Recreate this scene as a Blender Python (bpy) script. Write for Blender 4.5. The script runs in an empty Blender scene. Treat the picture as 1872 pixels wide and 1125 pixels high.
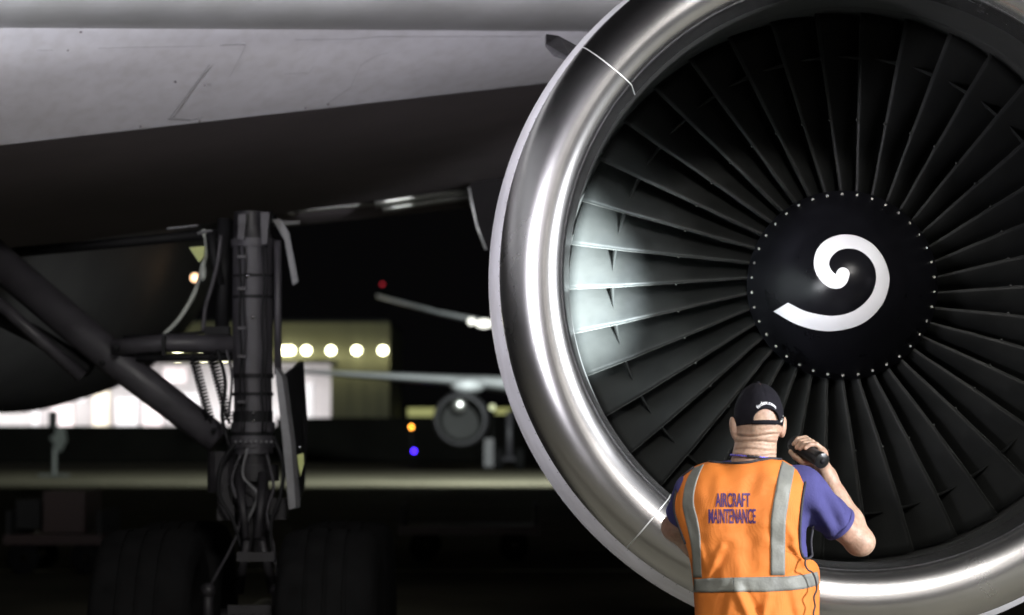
import bpy, math, random
import numpy as np
from mathutils import Vector, Matrix, noise
R = math.radians
random.seed(7)
C = bpy.context.scene.collection
sc = bpy.context.scene

# ---------------------------------------------------------------- camera, world, exposure
F = 4420.0                      # focal length in pixels of the 1872 wide photograph
CAM_Z = 1.62
PITCH = math.atan(242.5 / F)
cam_d = bpy.data.cameras.new('camera')
cam_d.sensor_width = 36.0
cam_d.lens = F / 1872 * 36
cam_d.clip_start = 0.1
cam_d.clip_end = 3000
cam_d.dof.use_dof = True
cam_d.dof.focus_distance = 8.8
cam_d.dof.aperture_fstop = 2.8
cam_d.dof.aperture_blades = 0
cam = bpy.data.objects.new('camera', cam_d)
cam.location = (0, 0, CAM_Z)
cam.rotation_euler = (math.pi / 2 + PITCH, 0, 0)
C.objects.link(cam)
sc.camera = cam

w = bpy.data.worlds.new('World')
sc.world = w
w.use_nodes = True
bgn = w.node_tree.nodes['Background']
bgn.inputs[0].default_value = (0.75, 0.72, 0.8, 1)      # night sky, town glow
bgn.inputs[1].default_value = 0.0022
sc.view_settings.view_transform = 'Standard'
sc.view_settings.look = 'None'
sc.view_settings.exposure = 0
sc.view_settings.gamma = 1
sc.view_settings.use_curve_mapping = False
try:
    sc.cycles.use_denoising = True
    sc.cycles.max_bounces = 8
    sc.cycles.sample_clamp_indirect = 6
except Exception:
    pass


def Q(px, py, Y):
    """world point at distance Y in front of the camera seen at (px, py) of the photograph"""
    u = (px - 936) / F
    v = (562.5 - py) / F
    d = Vector((u, math.cos(PITCH) - v * math.sin(PITCH), math.sin(PITCH) + v * math.cos(PITCH)))
    return Vector((0, 0, CAM_Z)) + d * (Y / d.y)


# ---------------------------------------------------------------- unseen floodlights added to light engine and man, placed by their highlights
LIGHT_SPECS = [
    # x, y, z, width, height, watts, colour, aim, spread, label
    (2.6, -6.0, 9.2, 2.6, 1.2, 170, (1.0, 0.97, 0.93), (1.6, 9.0, 1.7), 50, 'unseen mobile floodlight added high behind the camera'),
    (10.5, 2.2, 3.4, 1.3, 1.6, 460, (0.93, 0.95, 1.0), (0.4, 9.6, 2.2), 60, 'unseen mobile floodlight added at the right of the engine'),
    (-6.2, 2.2, 1.9, 1.1, 0.9, 125, (0.93, 0.91, 1.0), (0.4, 11, 4.6), 42, 'unseen low mobile floodlight added at the left of the engine'),
]

# ---------------------------------------------------------------- materials
def mat(name, col, rough=0.5, metal=0.0, var=0.12, nscale=6.0, bump=0.0, bscale=40.0, stretch=None,
        spec=0.5, aniso=0.0, rvar=0.0, coat=0.0, sss=0.0, emit=None, estr=0.0, coord='Object'):
    m = bpy.data.materials.new(name)
    m.use_nodes = True
    nt = m.node_tree
    b = nt.nodes['Principled BSDF']
    N, L = nt.nodes.new, nt.links.new
    b.inputs['Roughness'].default_value = rough
    b.inputs['Metallic'].default_value = metal
    b.inputs['Specular IOR Level'].default_value = spec
    if aniso: b.inputs['Anisotropic'].default_value = aniso
    if coat: b.inputs['Coat Weight'].default_value = coat
    if sss:
        b.inputs['Subsurface Weight'].default_value = sss
        b.inputs['Subsurface Radius'].default_value = (0.012, 0.005, 0.003)
        b.inputs['Subsurface Scale'].default_value = 1.0
    if emit:
        b.inputs['Emission Color'].default_value = (*emit, 1)
        b.inputs['Emission Strength'].default_value = estr
    tc = N('ShaderNodeTexCoord')
    src = tc.outputs[coord]
    if stretch:
        mp = N('ShaderNodeMapping')
        mp.inputs['Scale'].default_value = stretch
        L(src, mp.inputs[0]); src = mp.outputs[0]
    n = N('ShaderNodeTexNoise'); n.inputs['Scale'].default_value = nscale
    n.inputs['Detail'].default_value = 6; n.inputs['Roughness'].default_value = 0.62
    L(src, n.inputs['Vector'])
    cr = N('ShaderNodeMapRange')
    cr.inputs[1].default_value = 0.3; cr.inputs[2].default_value = 0.7
    cr.inputs[3].default_value = 1 - var; cr.inputs[4].default_value = 1 + var
    L(n.outputs[0], cr.inputs[0])
    mx = N('ShaderNodeVectorMath'); mx.operation = 'SCALE'
    mx.inputs[0].default_value = col
    L(cr.outputs[0], mx.inputs['Scale'])
    L(mx.outputs[0], b.inputs['Base Color'])
    if rvar:
        r = N('ShaderNodeMapRange')
        r.inputs[1].default_value = 0.3; r.inputs[2].default_value = 0.7
        r.inputs[3].default_value = max(0.02, rough - rvar); r.inputs[4].default_value = rough + rvar
        L(n.outputs[0], r.inputs[0]); L(r.outputs[0], b.inputs['Roughness'])
    if bump:
        n2 = N('ShaderNodeTexNoise'); n2.inputs['Scale'].default_value = bscale
        n2.inputs['Detail'].default_value = 4
        L(src, n2.inputs['Vector'])
        bp = N('ShaderNodeBump'); bp.inputs['Strength'].default_value = bump
        bp.inputs['Distance'].default_value = 0.01
        L(n2.outputs[0], bp.inputs['Height']); L(bp.outputs[0], b.inputs['Normal'])
    return m


M = {}
M['lip'] = mat('polished_lip_metal', (0.58, 0.57, 0.565), 0.26, 1.0, 0.05, 2.0, 0.010, 5, rvar=0.02)
M['seam'] = mat('seam_metal', (0.75, 0.75, 0.73), 0.4, 0.6, 0.1)
M['cowl'] = mat('cowl_paint', (0.68, 0.67, 0.70), 0.42, 0.0, 0.10, 2.2, 0.04, 8, rvar=0.08)
M['barrel'] = mat('inlet_liner', (0.04, 0.04, 0.038), 0.5, 0.4, 0.15, 9, 0.15, 300)
M['blade'] = mat('titanium_blade', (0.0095, 0.010, 0.0098), 0.45, 0.05, 0.30, 7, 0.10, 24, rvar=0.10, spec=0.13)
M['lug'] = mat('shroud_metal', (0.10, 0.105, 0.10), 0.4, 0.4, 0.2, 20)
M['edge'] = mat('blade_leading_edge', (0.03, 0.031, 0.028), 0.6, 0.1, 0.35, 20)
M['spinner'] = mat('spinner_black', (0.005, 0.005, 0.0065), 0.30, 0.0, 0.3, 6, 0.02, 9, spec=0.16, rvar=0.05)
M['spiral'] = mat('spiral_white', (0.80, 0.80, 0.82), 0.4, 0, 0.04, 5)
M['bolt'] = mat('bolt_steel', (0.42, 0.42, 0.39), 0.4, 0.7, 0.1)
M['dark'] = mat('dark_cavity', (0.015, 0.015, 0.015), 0.8, 0, 0.2)
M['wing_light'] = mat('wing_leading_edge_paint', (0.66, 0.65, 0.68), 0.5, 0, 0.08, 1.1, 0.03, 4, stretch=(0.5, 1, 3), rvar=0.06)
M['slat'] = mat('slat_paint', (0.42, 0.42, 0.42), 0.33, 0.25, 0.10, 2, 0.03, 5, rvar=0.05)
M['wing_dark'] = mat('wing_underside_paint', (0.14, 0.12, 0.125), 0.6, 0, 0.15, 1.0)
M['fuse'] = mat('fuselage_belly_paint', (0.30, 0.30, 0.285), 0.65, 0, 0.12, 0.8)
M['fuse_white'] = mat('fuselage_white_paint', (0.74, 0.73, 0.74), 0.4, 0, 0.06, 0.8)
M['stand'] = mat('bounce_slab_concrete', (0.20, 0.19, 0.15), 0.8, 0, 0.25, 0.6, 0.15, 40, spec=0.3)
M['gear'] = mat('gear_paint', (0.036, 0.034, 0.039), 0.48, 0.0, 0.25, 9, spec=0.35, bscale=50, bump=0.08, rvar=0.1)
M['gear_low'] = mat('gear_darker_paint', (0.015, 0.014, 0.016), 0.5, 0.0, 0.3, 9, spec=0.25, rvar=0.1)  # darker tone of the gear paint, for piston, housing and bogie
M['gear_dark'] = mat('gear_dark_parts', (0.008, 0.008, 0.009), 0.6, 0.0, 0.3, 12, spec=0.15)
M['chrome'] = mat('chromed_piston', (0.6, 0.6, 0.6), 0.14, 1, 0.1)
M['part_grey'] = mat('grey_metal_part', (0.11, 0.11, 0.115), 0.5, 0, 0.2, 12)
M['fairing'] = mat('fairing_paint', (0.014, 0.0125, 0.013), 0.8, 0, 0.15, 3, spec=0.1)
M['post'] = mat('pivot_post_paint', (0.024, 0.020, 0.019), 0.85, 0, 0.15, 3, spec=0.1)
M['hose'] = mat('hose_grey', (0.30, 0.32, 0.29), 0.5, 0, 0.25, 30)
M['rubber'] = mat('tyre_rubber', (0.006, 0.006, 0.0062), 0.9, 0, 0.3, 10, 0.1, 60, spec=0.05)
M['flap'] = mat('flap_metal', (0.55, 0.56, 0.52), 0.32, 0.8, 0.3, 1.4, 0.06, 4)
M['asphalt'] = mat('apron_asphalt', (0.065, 0.060, 0.043), 0.88, 0, 0.35, 0.35, 0.25, 30, spec=0.03)
M['concrete'] = mat('far_concrete', (0.020, 0.018, 0.0145), 0.95, 0, 0.35, 0.05, spec=0.01)
M['paint_line'] = mat('apron_paint', (0.5, 0.46, 0.3), 0.7, 0, 0.25, 3)
M['wall'] = mat('hangar_cladding', (0.085, 0.083, 0.05), 0.7, 0, 0.10, 0.3)
M['white_wall'] = mat('hangar_inside_white', (0.78, 0.76, 0.76), 0.7, 0, 0.10, 0.25)
M['pink'] = mat('hangar_goods_pink', (0.74, 0.67, 0.67), 0.7, 0, 0.2, 0.8)
M['cream'] = mat('hangar_goods_cream', (0.74, 0.68, 0.54), 0.7, 0, 0.2, 0.8)
M['grey_goods'] = mat('hangar_goods_grey', (0.58, 0.58, 0.59), 0.7, 0, 0.2, 0.8)
M['black_wall'] = mat('blast_wall', (0.008, 0.008, 0.007), 0.9, 0, 0.3, 0.3, spec=0.05)
M['far_white'] = mat('far_aircraft_paint', (0.62, 0.64, 0.66), 0.4, 0, 0.08, 0.3)
M['far_metal'] = mat('far_bare_metal', (0.6, 0.6, 0.58), 0.3, 0.9, 0.1, 0.3)
M['far_dark'] = mat('far_dark', (0.012, 0.012, 0.012), 0.6, 0, 0.2, 0.6, spec=0.15)
M['hiviz'] = mat('orange_mesh_fabric', (0.50, 0.136, 0.012), 0.75, 0, 0.05, 5)
M['reflective'] = mat('reflective_tape', (0.165, 0.168, 0.148), 0.55, 0.0, 0.12, 14, 0.15, 120, spec=0.3)
M['piping'] = mat('black_piping', (0.012, 0.011, 0.016), 0.7, 0, 0.2)
M['print'] = mat('purple_print', (0.032, 0.008, 0.075), 0.7, 0, 0.25, 90)
M['shirt'] = mat('purple_polo_cloth', (0.046, 0.044, 0.135), 0.85, 0, 0.12, 9, 0.25, 220, spec=0.2)
M['skin'] = mat('skin', (0.33, 0.22, 0.155), 0.55, 0, 0.22, 16, 0.16, 120, sss=0.15)
M['cap'] = mat('black_cap_cloth', (0.007, 0.0065, 0.009), 0.9, 0, 0.25, 30, 0.2, 260, spec=0.12)
M['cap_print'] = mat('cap_print_white', (0.7, 0.7, 0.72), 0.6, 0, 0.1)
M['lanyard'] = mat('lanyard_blue', (0.09, 0.07, 0.36), 0.7, 0, 0.9, 220)
M['trousers'] = mat('navy_trousers', (0.02, 0.02, 0.035), 0.8, 0, 0.2, 8)
M['torch'] = mat('black_anodised', (0.010, 0.010, 0.010), 0.3, 0.3, 0.2, 60, 0.1, 200)
M['hair'] = mat('short_hair', (0.06, 0.045, 0.035), 0.7, 0, 0.4, 90)
M['eye'] = mat('eye_white', (0.7, 0.68, 0.65), 0.2, 0, 0.05)
M['frame_grey'] = mat('equipment_grey', (0.025, 0.028, 0.026), 0.6, 0.0, 0.2, 3)
M['red_paint'] = mat('dark_red_paint', (0.016, 0.004, 0.003), 0.5, 0, 0.2, 3)
M['yellow_green'] = mat('lime_fabric', (0.40, 0.44, 0.16), 0.6, 0, 0.2, 8)


def emis(name, col, s):
    m = bpy.data.materials.new(name); m.use_nodes = True
    b = m.node_tree.nodes['Principled BSDF']
    b.inputs['Base Color'].default_value = (0.02, 0.02, 0.02, 1)
    b.inputs['Emission Color'].default_value = (*col, 1)
    b.inputs['Emission Strength'].default_value = s
    return m


# fine open weave on the vest
def weave(m, scale=430.0, strength=0.5):
    nt = m.node_tree; b = nt.nodes['Principled BSDF']
    N, L = nt.nodes.new, nt.links.new
    tc = N('ShaderNodeTexCoord')
    v = N('ShaderNodeTexVoronoi'); v.inputs['Scale'].default_value = scale
    v.inputs['Randomness'].default_value = 0.15
    L(tc.outputs['Object'], v.inputs['Vector'])
    bp = N('ShaderNodeBump'); bp.inputs['Strength'].default_value = strength
    bp.inputs['Distance'].default_value = 0.002
    L(v.outputs['Distance'], bp.inputs['Height']); L(bp.outputs[0], b.inputs['Normal'])


weave(M['hiviz'], 300.0, 0.55)


def mottle(m, tint, scale, amount):
    nt = m.node_tree; b = nt.nodes['Principled BSDF']
    N, L = nt.nodes.new, nt.links.new
    src = b.inputs['Base Color'].links[0].from_socket
    tc = N('ShaderNodeTexCoord'); n = N('ShaderNodeTexNoise'); n.inputs['Scale'].default_value = scale; n.inputs['Detail'].default_value = 5
    L(tc.outputs['Object'], n.inputs['Vector'])
    r = N('ShaderNodeMapRange'); r.inputs[1].default_value = .42; r.inputs[2].default_value = .68; r.inputs[3].default_value = 0; r.inputs[4].default_value = amount
    L(n.outputs[0], r.inputs[0])
    mx = N('ShaderNodeMix'); mx.data_type = 'RGBA'
    L(r.outputs[0], mx.inputs[0]); L(src, mx.inputs[6]); mx.inputs[7].default_value = (*tint, 1)
    L(mx.outputs[2], b.inputs['Base Color'])


mottle(M['skin'], (0.30, 0.12, 0.085), 9.0, 0.42)
mottle(M['skin'], (0.16, 0.10, 0.06), 70.0, 0.45)
mottle(M['hiviz'], (0.40, 0.10, 0.012), 3.5, 0.30)
mottle(M['reflective'], (0.09, 0.09, 0.085), 12.0, 0.5)
mottle(M['wing_light'], (0.48, 0.465, 0.46), 1.6, 0.35)
mottle(M['wing_light'], (0.33, 0.30, 0.27), 14.0, 0.18)
mottle(M['blade'], (0.014, 0.0145, 0.0135), 5.0, 0.6)
mottle(M['cowl'], (0.38, 0.36, 0.34), 5.0, 0.35)
mottle(M['slat'], (0.30, 0.30, 0.28), 3.0, 0.4)

# ---------------------------------------------------------------- mesh helpers
WORLD = {}


def wm(o):
    return WORLD.get(o.name, Matrix.Identity(4))


def link(o, parent=None, world=None):
    C.objects.link(o)
    world = world or Matrix.Identity(4)
    WORLD[o.name] = world
    if parent is not None:
        o.parent = parent
        o.matrix_parent_inverse = wm(parent).inverted()
    o.matrix_basis = world
    return o


def obj(name, verts, faces, m, parent=None, smooth=True, world=None, autosmooth=None):
    me = bpy.data.meshes.new(name)
    me.from_pydata([tuple(v) for v in verts], [], faces)
    me.validate()
    me.materials.append(m)
    if smooth:
        me.polygons.foreach_set('use_smooth', [True] * len(me.polygons))
    me.update()
    if autosmooth:
        try:
            me.set_sharp_from_angle(angle=R(autosmooth))
        except Exception:
            pass
    o = bpy.data.objects.new(name, me)
    return link(o, parent, world)


def inst(name, me, parent, world):
    return link(bpy.data.objects.new(name, me), parent, world)


def tag(o, label=None, cat=None, group=None, kind=None):
    if label: o['label'] = label
    if cat: o['category'] = cat
    if group: o['group'] = group
    if kind: o['kind'] = kind
    return o


def thing(name, label, cat, loc=(0, 0, 0), group=None):
    o = bpy.data.objects.new(name, None)
    o.empty_display_size = 0.2
    link(o, None, Matrix.Translation(Vector(loc)))
    return tag(o, label, cat, group)


class MB:
    """collects shapes into one mesh"""
    def __init__(s): s.v = []; s.f = []

    def add(s, v, f):
        k = len(s.v); s.v += [Vector(p) for p in v]; s.f += [tuple(i + k for i in q) for q in f]; return s

    def box(s, c, size, rot=None):
        c = Vector(c); h = [x / 2 for x in size]
        v = [Vector((x * h[0], y * h[1], z * h[2])) for x in (-1, 1) for y in (-1, 1) for z in (-1, 1)]
        if rot: v = [rot @ p for p in v]
        return s.add([p + c for p in v], [(0, 1, 3, 2), (4, 6, 7, 5), (0, 4, 5, 1), (2, 3, 7, 6), (0, 2, 6, 4), (1, 5, 7, 3)])

    def prism(s, poly, d):
        n = len(poly); d = Vector(d)
        v = [Vector(p) for p in poly] + [Vector(p) + d for p in poly]
        f = [tuple(range(n))[::-1], tuple(range(n, 2 * n))] + [(i, (i + 1) % n, n + (i + 1) % n, n + i) for i in range(n)]
        return s.add(v, f)

    def tube(s, pts, rad, n=12, cap=True, flat=1.0):
        pts = [Vector(p) for p in pts]
        if not hasattr(rad, '__len__'): rad = [rad] * len(pts)
        t0 = (pts[1] - pts[0]).normalized()
        a = t0.orthogonal().normalized()
        V = []; Fc = []
        for i, p in enumerate(pts):
            t = (pts[min(i + 1, len(pts) - 1)] - pts[max(i - 1, 0)]).normalized()
            a = (a - t * a.dot(t)).normalized(); b = t.cross(a)
            for k in range(n):
                an = 2 * math.pi * k / n
                V.append(p + (a * math.cos(an) + b * math.sin(an) * flat) * rad[i])
        for i in range(len(pts) - 1):
            for k in range(n):
                Fc.append((i * n + k, i * n + (k + 1) % n, (i + 1) * n + (k + 1) % n, (i + 1) * n + k))
        if cap:
            Fc.append(tuple(range(n))[::-1]); Fc.append(tuple((len(pts) - 1) * n + k for k in range(n)))
        return s.add(V, Fc)

    def ball(s, c, r, n=12, mtx=None):
        c = Vector(c)
        if not hasattr(r, '__len__'): r = (r, r, r)
        V = [Vector((0, 0, -r[2]))]; Fc = []; m = n // 2
        for i in range(1, m):
            e = -math.pi / 2 + math.pi * i / m
            for k in range(n):
                an = 2 * math.pi * k / n
                V.append(Vector((r[0] * math.cos(e) * math.cos(an), r[1] * math.cos(e) * math.sin(an), r[2] * math.sin(e))))
        V.append(Vector((0, 0, r[2])))
        for k in range(n):
            Fc.append((0, 1 + (k + 1) % n, 1 + k))
            Fc.append((len(V) - 1, 1 + (m - 2) * n + k, 1 + (m - 2) * n + (k + 1) % n))
            for i in range(m - 2):
                Fc.append((1 + i * n + k, 1 + i * n + (k + 1) % n, 1 + (i + 1) * n + (k + 1) % n, 1 + (i + 1) * n + k))
        if mtx: V = [mtx @ p for p in V]
        return s.add([p + c for p in V], Fc)

    def cone(s, a, b, ra, rb, n=16):
        """tapered capsule"""
        a = Vector(a); b = Vector(b); t = (b - a).normalized()
        pts = []; rr = []
        for k in range(5):
            e = math.pi / 2 * k / 4
            pts.append(a - t * ra * math.cos(e)); rr.append(max(ra * math.sin(e), 1e-4))
        for k in range(5):
            e = math.pi / 2 * k / 4
            pts.append(b + t * rb * math.sin(e)); rr.append(max(rb * math.cos(e), 1e-4))
        return s.tube(pts, rr, n)

    def lathe(s, prof, n=64, a0=0.0, a1=2 * math.pi, at=None):
        """prof = [(y, r)] round the local Y axis, angle counter-clockwise seen from -Y"""
        full = abs(a1 - a0 - 2 * math.pi) < 1e-6
        k = n if full else n + 1
        V = []; Fc = []
        for (y, r) in prof:
            for i in range(k):
                an = a0 + (a1 - a0) * i / n
                V.append(Vector((r * math.cos(an), y, r * math.sin(an))))
        for j in range(len(prof) - 1):
            for i in range(n):
                i2 = (i + 1) % k if full else i + 1
                Fc.append((j * k + i, j * k + i2, (j + 1) * k + i2, (j + 1) * k + i))
        if at is not None: V = [at @ p for p in V]
        return s.add(V, Fc)

    def build(s, name, m, parent=None, smooth=False, world=None, auto=None):
        return obj(name, s.v, s.f, m, parent, smooth or auto is not None, world, auto)


def spline(pts, n):
    """Catmull-Rom through pts (tuples of any length), n samples per span"""
    P = [Vector(p) if len(p) in (2, 3, 4) else p for p in pts]
    out = []
    for i in range(len(P) - 1):
        p0 = P[i - 1] if i else P[0] * 2 - P[1]; p1 = P[i]; p2 = P[i + 1]
        p3 = P[i + 2] if i + 2 < len(P) else P[i + 1] * 2 - P[i]
        for k in range(n):
            t = k / n
            out.append(0.5 * ((2 * p1) + (p2 - p0) * t + (2 * p0 - 5 * p1 + 4 * p2 - p3) * t * t + (3 * p1 - p0 - 3 * p2 + p3) * t ** 3))
    out.append(P[-1])
    return out


def lerp_list(tab, x):
    if x <= tab[0][0]: return tab[0][1]
    for (a, b), (c, d) in zip(tab, tab[1:]):
        if x <= c: return b + (d - b) * (x - a) / (c - a)
    return tab[-1][1]


def grid_faces(nu, nv, flip=False):
    f = []
    for j in range(nv - 1):
        for i in range(nu - 1):
            q = (j * nu + i, j * nu + i + 1, (j + 1) * nu + i + 1, (j + 1) * nu + i)
            f.append(q[::-1] if flip else q)
    return f


def modded(o, mods):
    """apply modifiers by evaluating"""
    for kind, kw in mods:
        md = o.modifiers.new(kind, kind)
        for k, v in kw.items(): setattr(md, k, v)
    dg = bpy.context.evaluated_depsgraph_get()
    me = bpy.data.meshes.new_from_object(o.evaluated_get(dg))
    o.modifiers.clear()
    old = o.data; o.data = me
    me.name = old.name
    bpy.data.meshes.remove(old)
    return o


class SDF:
    """smooth union of ellipsoids and tapered capsules, meshed with surface nets"""
    def __init__(s, k=0.02): s.p = []; s.k = k

    def ball(s, c, r, n=0, mtx=None, k=None):
        if not hasattr(r, '__len__'): r = (r, r, r)
        s.p.append(('b', np.array(c), np.array(r, float), np.array((mtx or Matrix.Identity(4)).to_3x3()), s.k if k is None else k)); return s

    def cone(s, a, b, ra, rb, n=0, k=None):
        s.p.append(('c', np.array(a), np.array(b), ra, rb, s.k if k is None else k)); return s

    def build(s, name, m, parent, h=0.005):
        lo = np.full(3, 1e9); hi = -lo; bx = []
        for q in s.p:
            if q[0] == 'b': R_ = q[2].max(); a, b = q[1] - R_, q[1] + R_
            else:
                R_ = max(q[3], q[4]); a = np.minimum(q[1], q[2]) - R_; b = np.maximum(q[1], q[2]) + R_
            bx.append((a, b)); lo = np.minimum(lo, a); hi = np.maximum(hi, b)
        lo -= 4 * h; hi += 4 * h
        N = np.ceil((hi - lo) / h).astype(int) + 1
        D = np.full(N, 0.2, np.float32)
        for q, (a, b) in zip(s.p, bx):
            pad = q[-1] * 2 + 3 * h
            i0 = np.maximum(np.floor((a - pad - lo) / h).astype(int), 0); i1 = np.minimum(np.ceil((b + pad - lo) / h).astype(int) + 1, N)
            X, Y, Z = np.meshgrid(*[lo[i] + h * np.arange(i0[i], i1[i]) for i in range(3)], indexing='ij')
            Pn = np.stack([X, Y, Z], -1)
            if q[0] == 'b':
                L_ = (Pn - q[1]) @ q[3]
                k0 = np.sqrt(((L_ / q[2]) ** 2).sum(-1)); k1 = np.sqrt(((L_ / q[2] ** 2) ** 2).sum(-1))
                d = k0 * (k0 - 1) / np.maximum(k1, 1e-6)
            else:
                ab = q[2] - q[1]; t = np.clip(((Pn - q[1]) @ ab) / max(ab @ ab, 1e-12), 0, 1)
                d = np.sqrt(((Pn - q[1] - t[..., None] * ab) ** 2).sum(-1)) - (q[3] + (q[4] - q[3]) * t)
            sl_ = tuple(slice(i0[i], i1[i]) for i in range(3))
            o = D[sl_]; k = max(q[-1], 1e-5)
            hh = np.maximum(k - np.abs(o - d), 0) / k
            D[sl_] = np.minimum(o, d) - hh * hh * k * .25
        I = D < 0
        cnt = np.zeros(N - 1); acc = np.zeros(tuple(N - 1) + (3,))
        def sub(A, o): return A[tuple(slice(o[i], A.shape[i] - 1 + o[i]) for i in range(3))]
        corners = [(i, j, k) for i in (0, 1) for j in (0, 1) for k in (0, 1)]
        for c in corners:
            for ax_ in range(3):
                if c[ax_]: continue
                c2_ = list(c); c2_[ax_] = 1
                A = sub(D, c); B = sub(D, c2_)
                x = (A < 0) != (B < 0)
                t = np.where(x, A / np.where(x, A - B, 1), 0)
                cnt += x
                for i in range(3):
                    acc[..., i] += np.where(x, c[i] + (t if i == ax_ else 0), 0)
        act = cnt > 0
        idx = np.full(act.shape, -1); idx[act] = np.arange(act.sum())
        ii = np.argwhere(act)
        V = lo + h * (ii + acc[act] / cnt[act][:, None])
        F_ = []
        for ax_ in range(3):
            A = I[tuple(slice(0, N[i] - 1) if i == ax_ else slice(1, N[i] - 1) for i in range(3))]
            B = I[tuple(slice(1, N[i]) if i == ax_ else slice(1, N[i] - 1) for i in range(3))]
            u, v = (ax_ + 1) % 3, (ax_ + 2) % 3
            for fl in (0, 1):
                e = np.argwhere((A & ~B) if fl == 0 else (~A & B))
                if not len(e): continue
                e[:, u] += 1; e[:, v] += 1
                def g(du, dv):
                    q_ = e.copy(); q_[:, u] -= du; q_[:, v] -= dv
                    return idx[q_[:, 0], q_[:, 1], q_[:, 2]]
                qd = [g(1, 1), g(0, 1), g(0, 0), g(1, 0)]
                if fl: qd = qd[::-1]
                F_.append(np.stack(qd, 1))
        F_ = np.concatenate(F_)
        return obj(name, V.tolist(), [tuple(f) for f in F_.tolist()], m, parent, True)


def text_mesh(body, size=1.0, bold=0.0):
    cu = bpy.data.curves.new('txt', 'FONT'); cu.body = body; cu.size = size; cu.offset = bold
    cu.align_x = 'CENTER'; cu.resolution_u = 4
    o = bpy.data.objects.new('txt', cu); C.objects.link(o)
    dg = bpy.context.evaluated_depsgraph_get()
    me = bpy.data.meshes.new_from_object(o.evaluated_get(dg))
    V = [v.co.copy() for v in me.vertices]; Fc = [tuple(p.vertices) for p in me.polygons]
    bpy.data.objects.remove(o); bpy.data.meshes.remove(me); bpy.data.curves.remove(cu)
    return V, Fc


# ================================================================ GROUND
def sheet(name, x0, x1, y0, y1, z, m, nx=2, ny=2):
    v = [(x0 + (x1 - x0) * i / (nx - 1), y0 + (y1 - y0) * j / (ny - 1), z) for j in range(ny) for i in range(nx)]
    return obj(name, v, grid_faces(nx, ny), m, smooth=False)


tag(sheet('ground', -1500, 1500, -300, 2500, 0.0, M['asphalt']), 'dark night apron tarmac', kind='structure')
tag(sheet('bounce_slab', -30, 30, -34, 21.5, 0.004, M['stand']), kind='structure')  # pale slab added just out of view to bounce light onto the lip
tag(sheet('taxiway', -1000, 1000, 128, 205, 0.004, M['concrete']), kind='structure')
tag(sheet('apron_line', -300, 300, 30.0, 30.25, 0.004, M['paint_line']), kind='structure')

# ================================================================ THE NEAR AIRPLANE
plane = thing('cargo_airplane', 'big parked cargo airplane whose engine, wing and landing gear fill the foreground', 'airplane', (-1.45, 13.5, 0))

# ---- engine frame
_fc = Q(1539, 522, 1.0) - Vector((0, 0, CAM_Z))
fan_c = Q(1539, 522, 10.4)
lip_c = Q(1570, 498, 9.1)
ax = (fan_c - lip_c).normalized()
ex = (Vector((1, 0, 0)) - ax * ax.x).normalized()
eu = ex.cross(ax).normalized()
ME = Matrix(((ex.x, ax.x, eu.x, fan_c.x), (ex.y, ax.y, eu.y, fan_c.y), (ex.z, ax.z, eu.z, fan_c.z), (0, 0, 0, 1)))

def lip_profile(phi):
    """section of the inlet lip at ring angle phi: blunt nose, thicker towards the keel"""
    low = max(0.0, -math.sin(phi)) ** 1.5
    rc = 1.194 + 0.050 * low
    rt = 1.117
    out = [(-0.985, 1.116), (-1.08, 1.1165), (-1.17, 1.1168)]
    ax_i = 0.085
    for k in range(0, 11):
        t = math.pi / 2 * k / 10
        out.append((-(1.362 - ax_i + ax_i * math.sin(t)), rc - (rc - rt) * math.cos(t)))
    for k in range(1, 15):
        t = math.pi / 2 * k / 14
        out.append((-(1.362 - 0.242 * (1 - math.cos(t))), rc + (1.377 - rc) * math.sin(t)))
    return out
lip_prof = lip_profile(0)
cowl_prof = [(-p[0], p[1]) for p in spline([(1.117, 1.3735), (0.95, 1.414), (0.7, 1.458), (0.45, 1.486), (0.2, 1.502), (-0.2, 1.508), (-0.9, 1.48), (-1.7, 1.38), (-2.3, 1.25), (-2.32, 1.20)], 5)]
barrel_prof = [(-p[0], p[1]) for p in spline([(0.982, 1.118), (0.8, 1.128), (0.5, 1.155), (0.25, 1.178), (0.12, 1.186)], 5)]
case_prof = [(-0.115, 1.186), (-0.115, 1.198), (-0.09, 1.198), (-0.09, 1.192), (0.30, 1.192), (0.6, 1.18)]

nac = MB().lathe(cowl_prof, 160).build('nacelle_cowl', M['cowl'], plane, True, ME)
nac['label'] = 'pale grey engine cowling behind the polished lip'
for k in range(4):
    a0 = R(50 + 90 * k + 0.12); a1 = R(140 + 90 * k - 0.12)
    V = []; n = 72
    for q in range(n + 1):
        a = a0 + (a1 - a0) * q / n
        V += [Vector((r * math.cos(a), y, r * math.sin(a))) for (y, r) in lip_profile(a)]
    obj('lip_segment', V, grid_faces(len(lip_prof), n + 1, True), M['lip'], nac, True, ME)
    # bright sealed joint between two lip segments
    a = R(50 + 90 * k)
    pts = [Vector((r * math.cos(a), y, r * math.sin(a))) for (y, r) in lip_profile(a)]
    MB().tube(pts, 0.0024, 6).build('lip_seam', M['seam'], nac, True, ME)
# rivet row around the front of the cowl
rv = MB()
for k in range(150):
    a = 2 * math.pi * k / 150
    for (s, r) in ((1.07, 1.3865), (0.62, 1.4685)):
        rv.ball(Vector((r * math.cos(a), -s, r * math.sin(a))), 0.0018, 6)
tag(rv.build('rivets', M['frame_grey'], nac, False, ME), kind='stuff')
MB().lathe(barrel_prof, 128).build('inlet_barrel', M['barrel'], nac, True, ME)
MB().lathe(case_prof, 128).build('fan_case', M['barrel'], nac, True, ME, auto=40)
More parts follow.
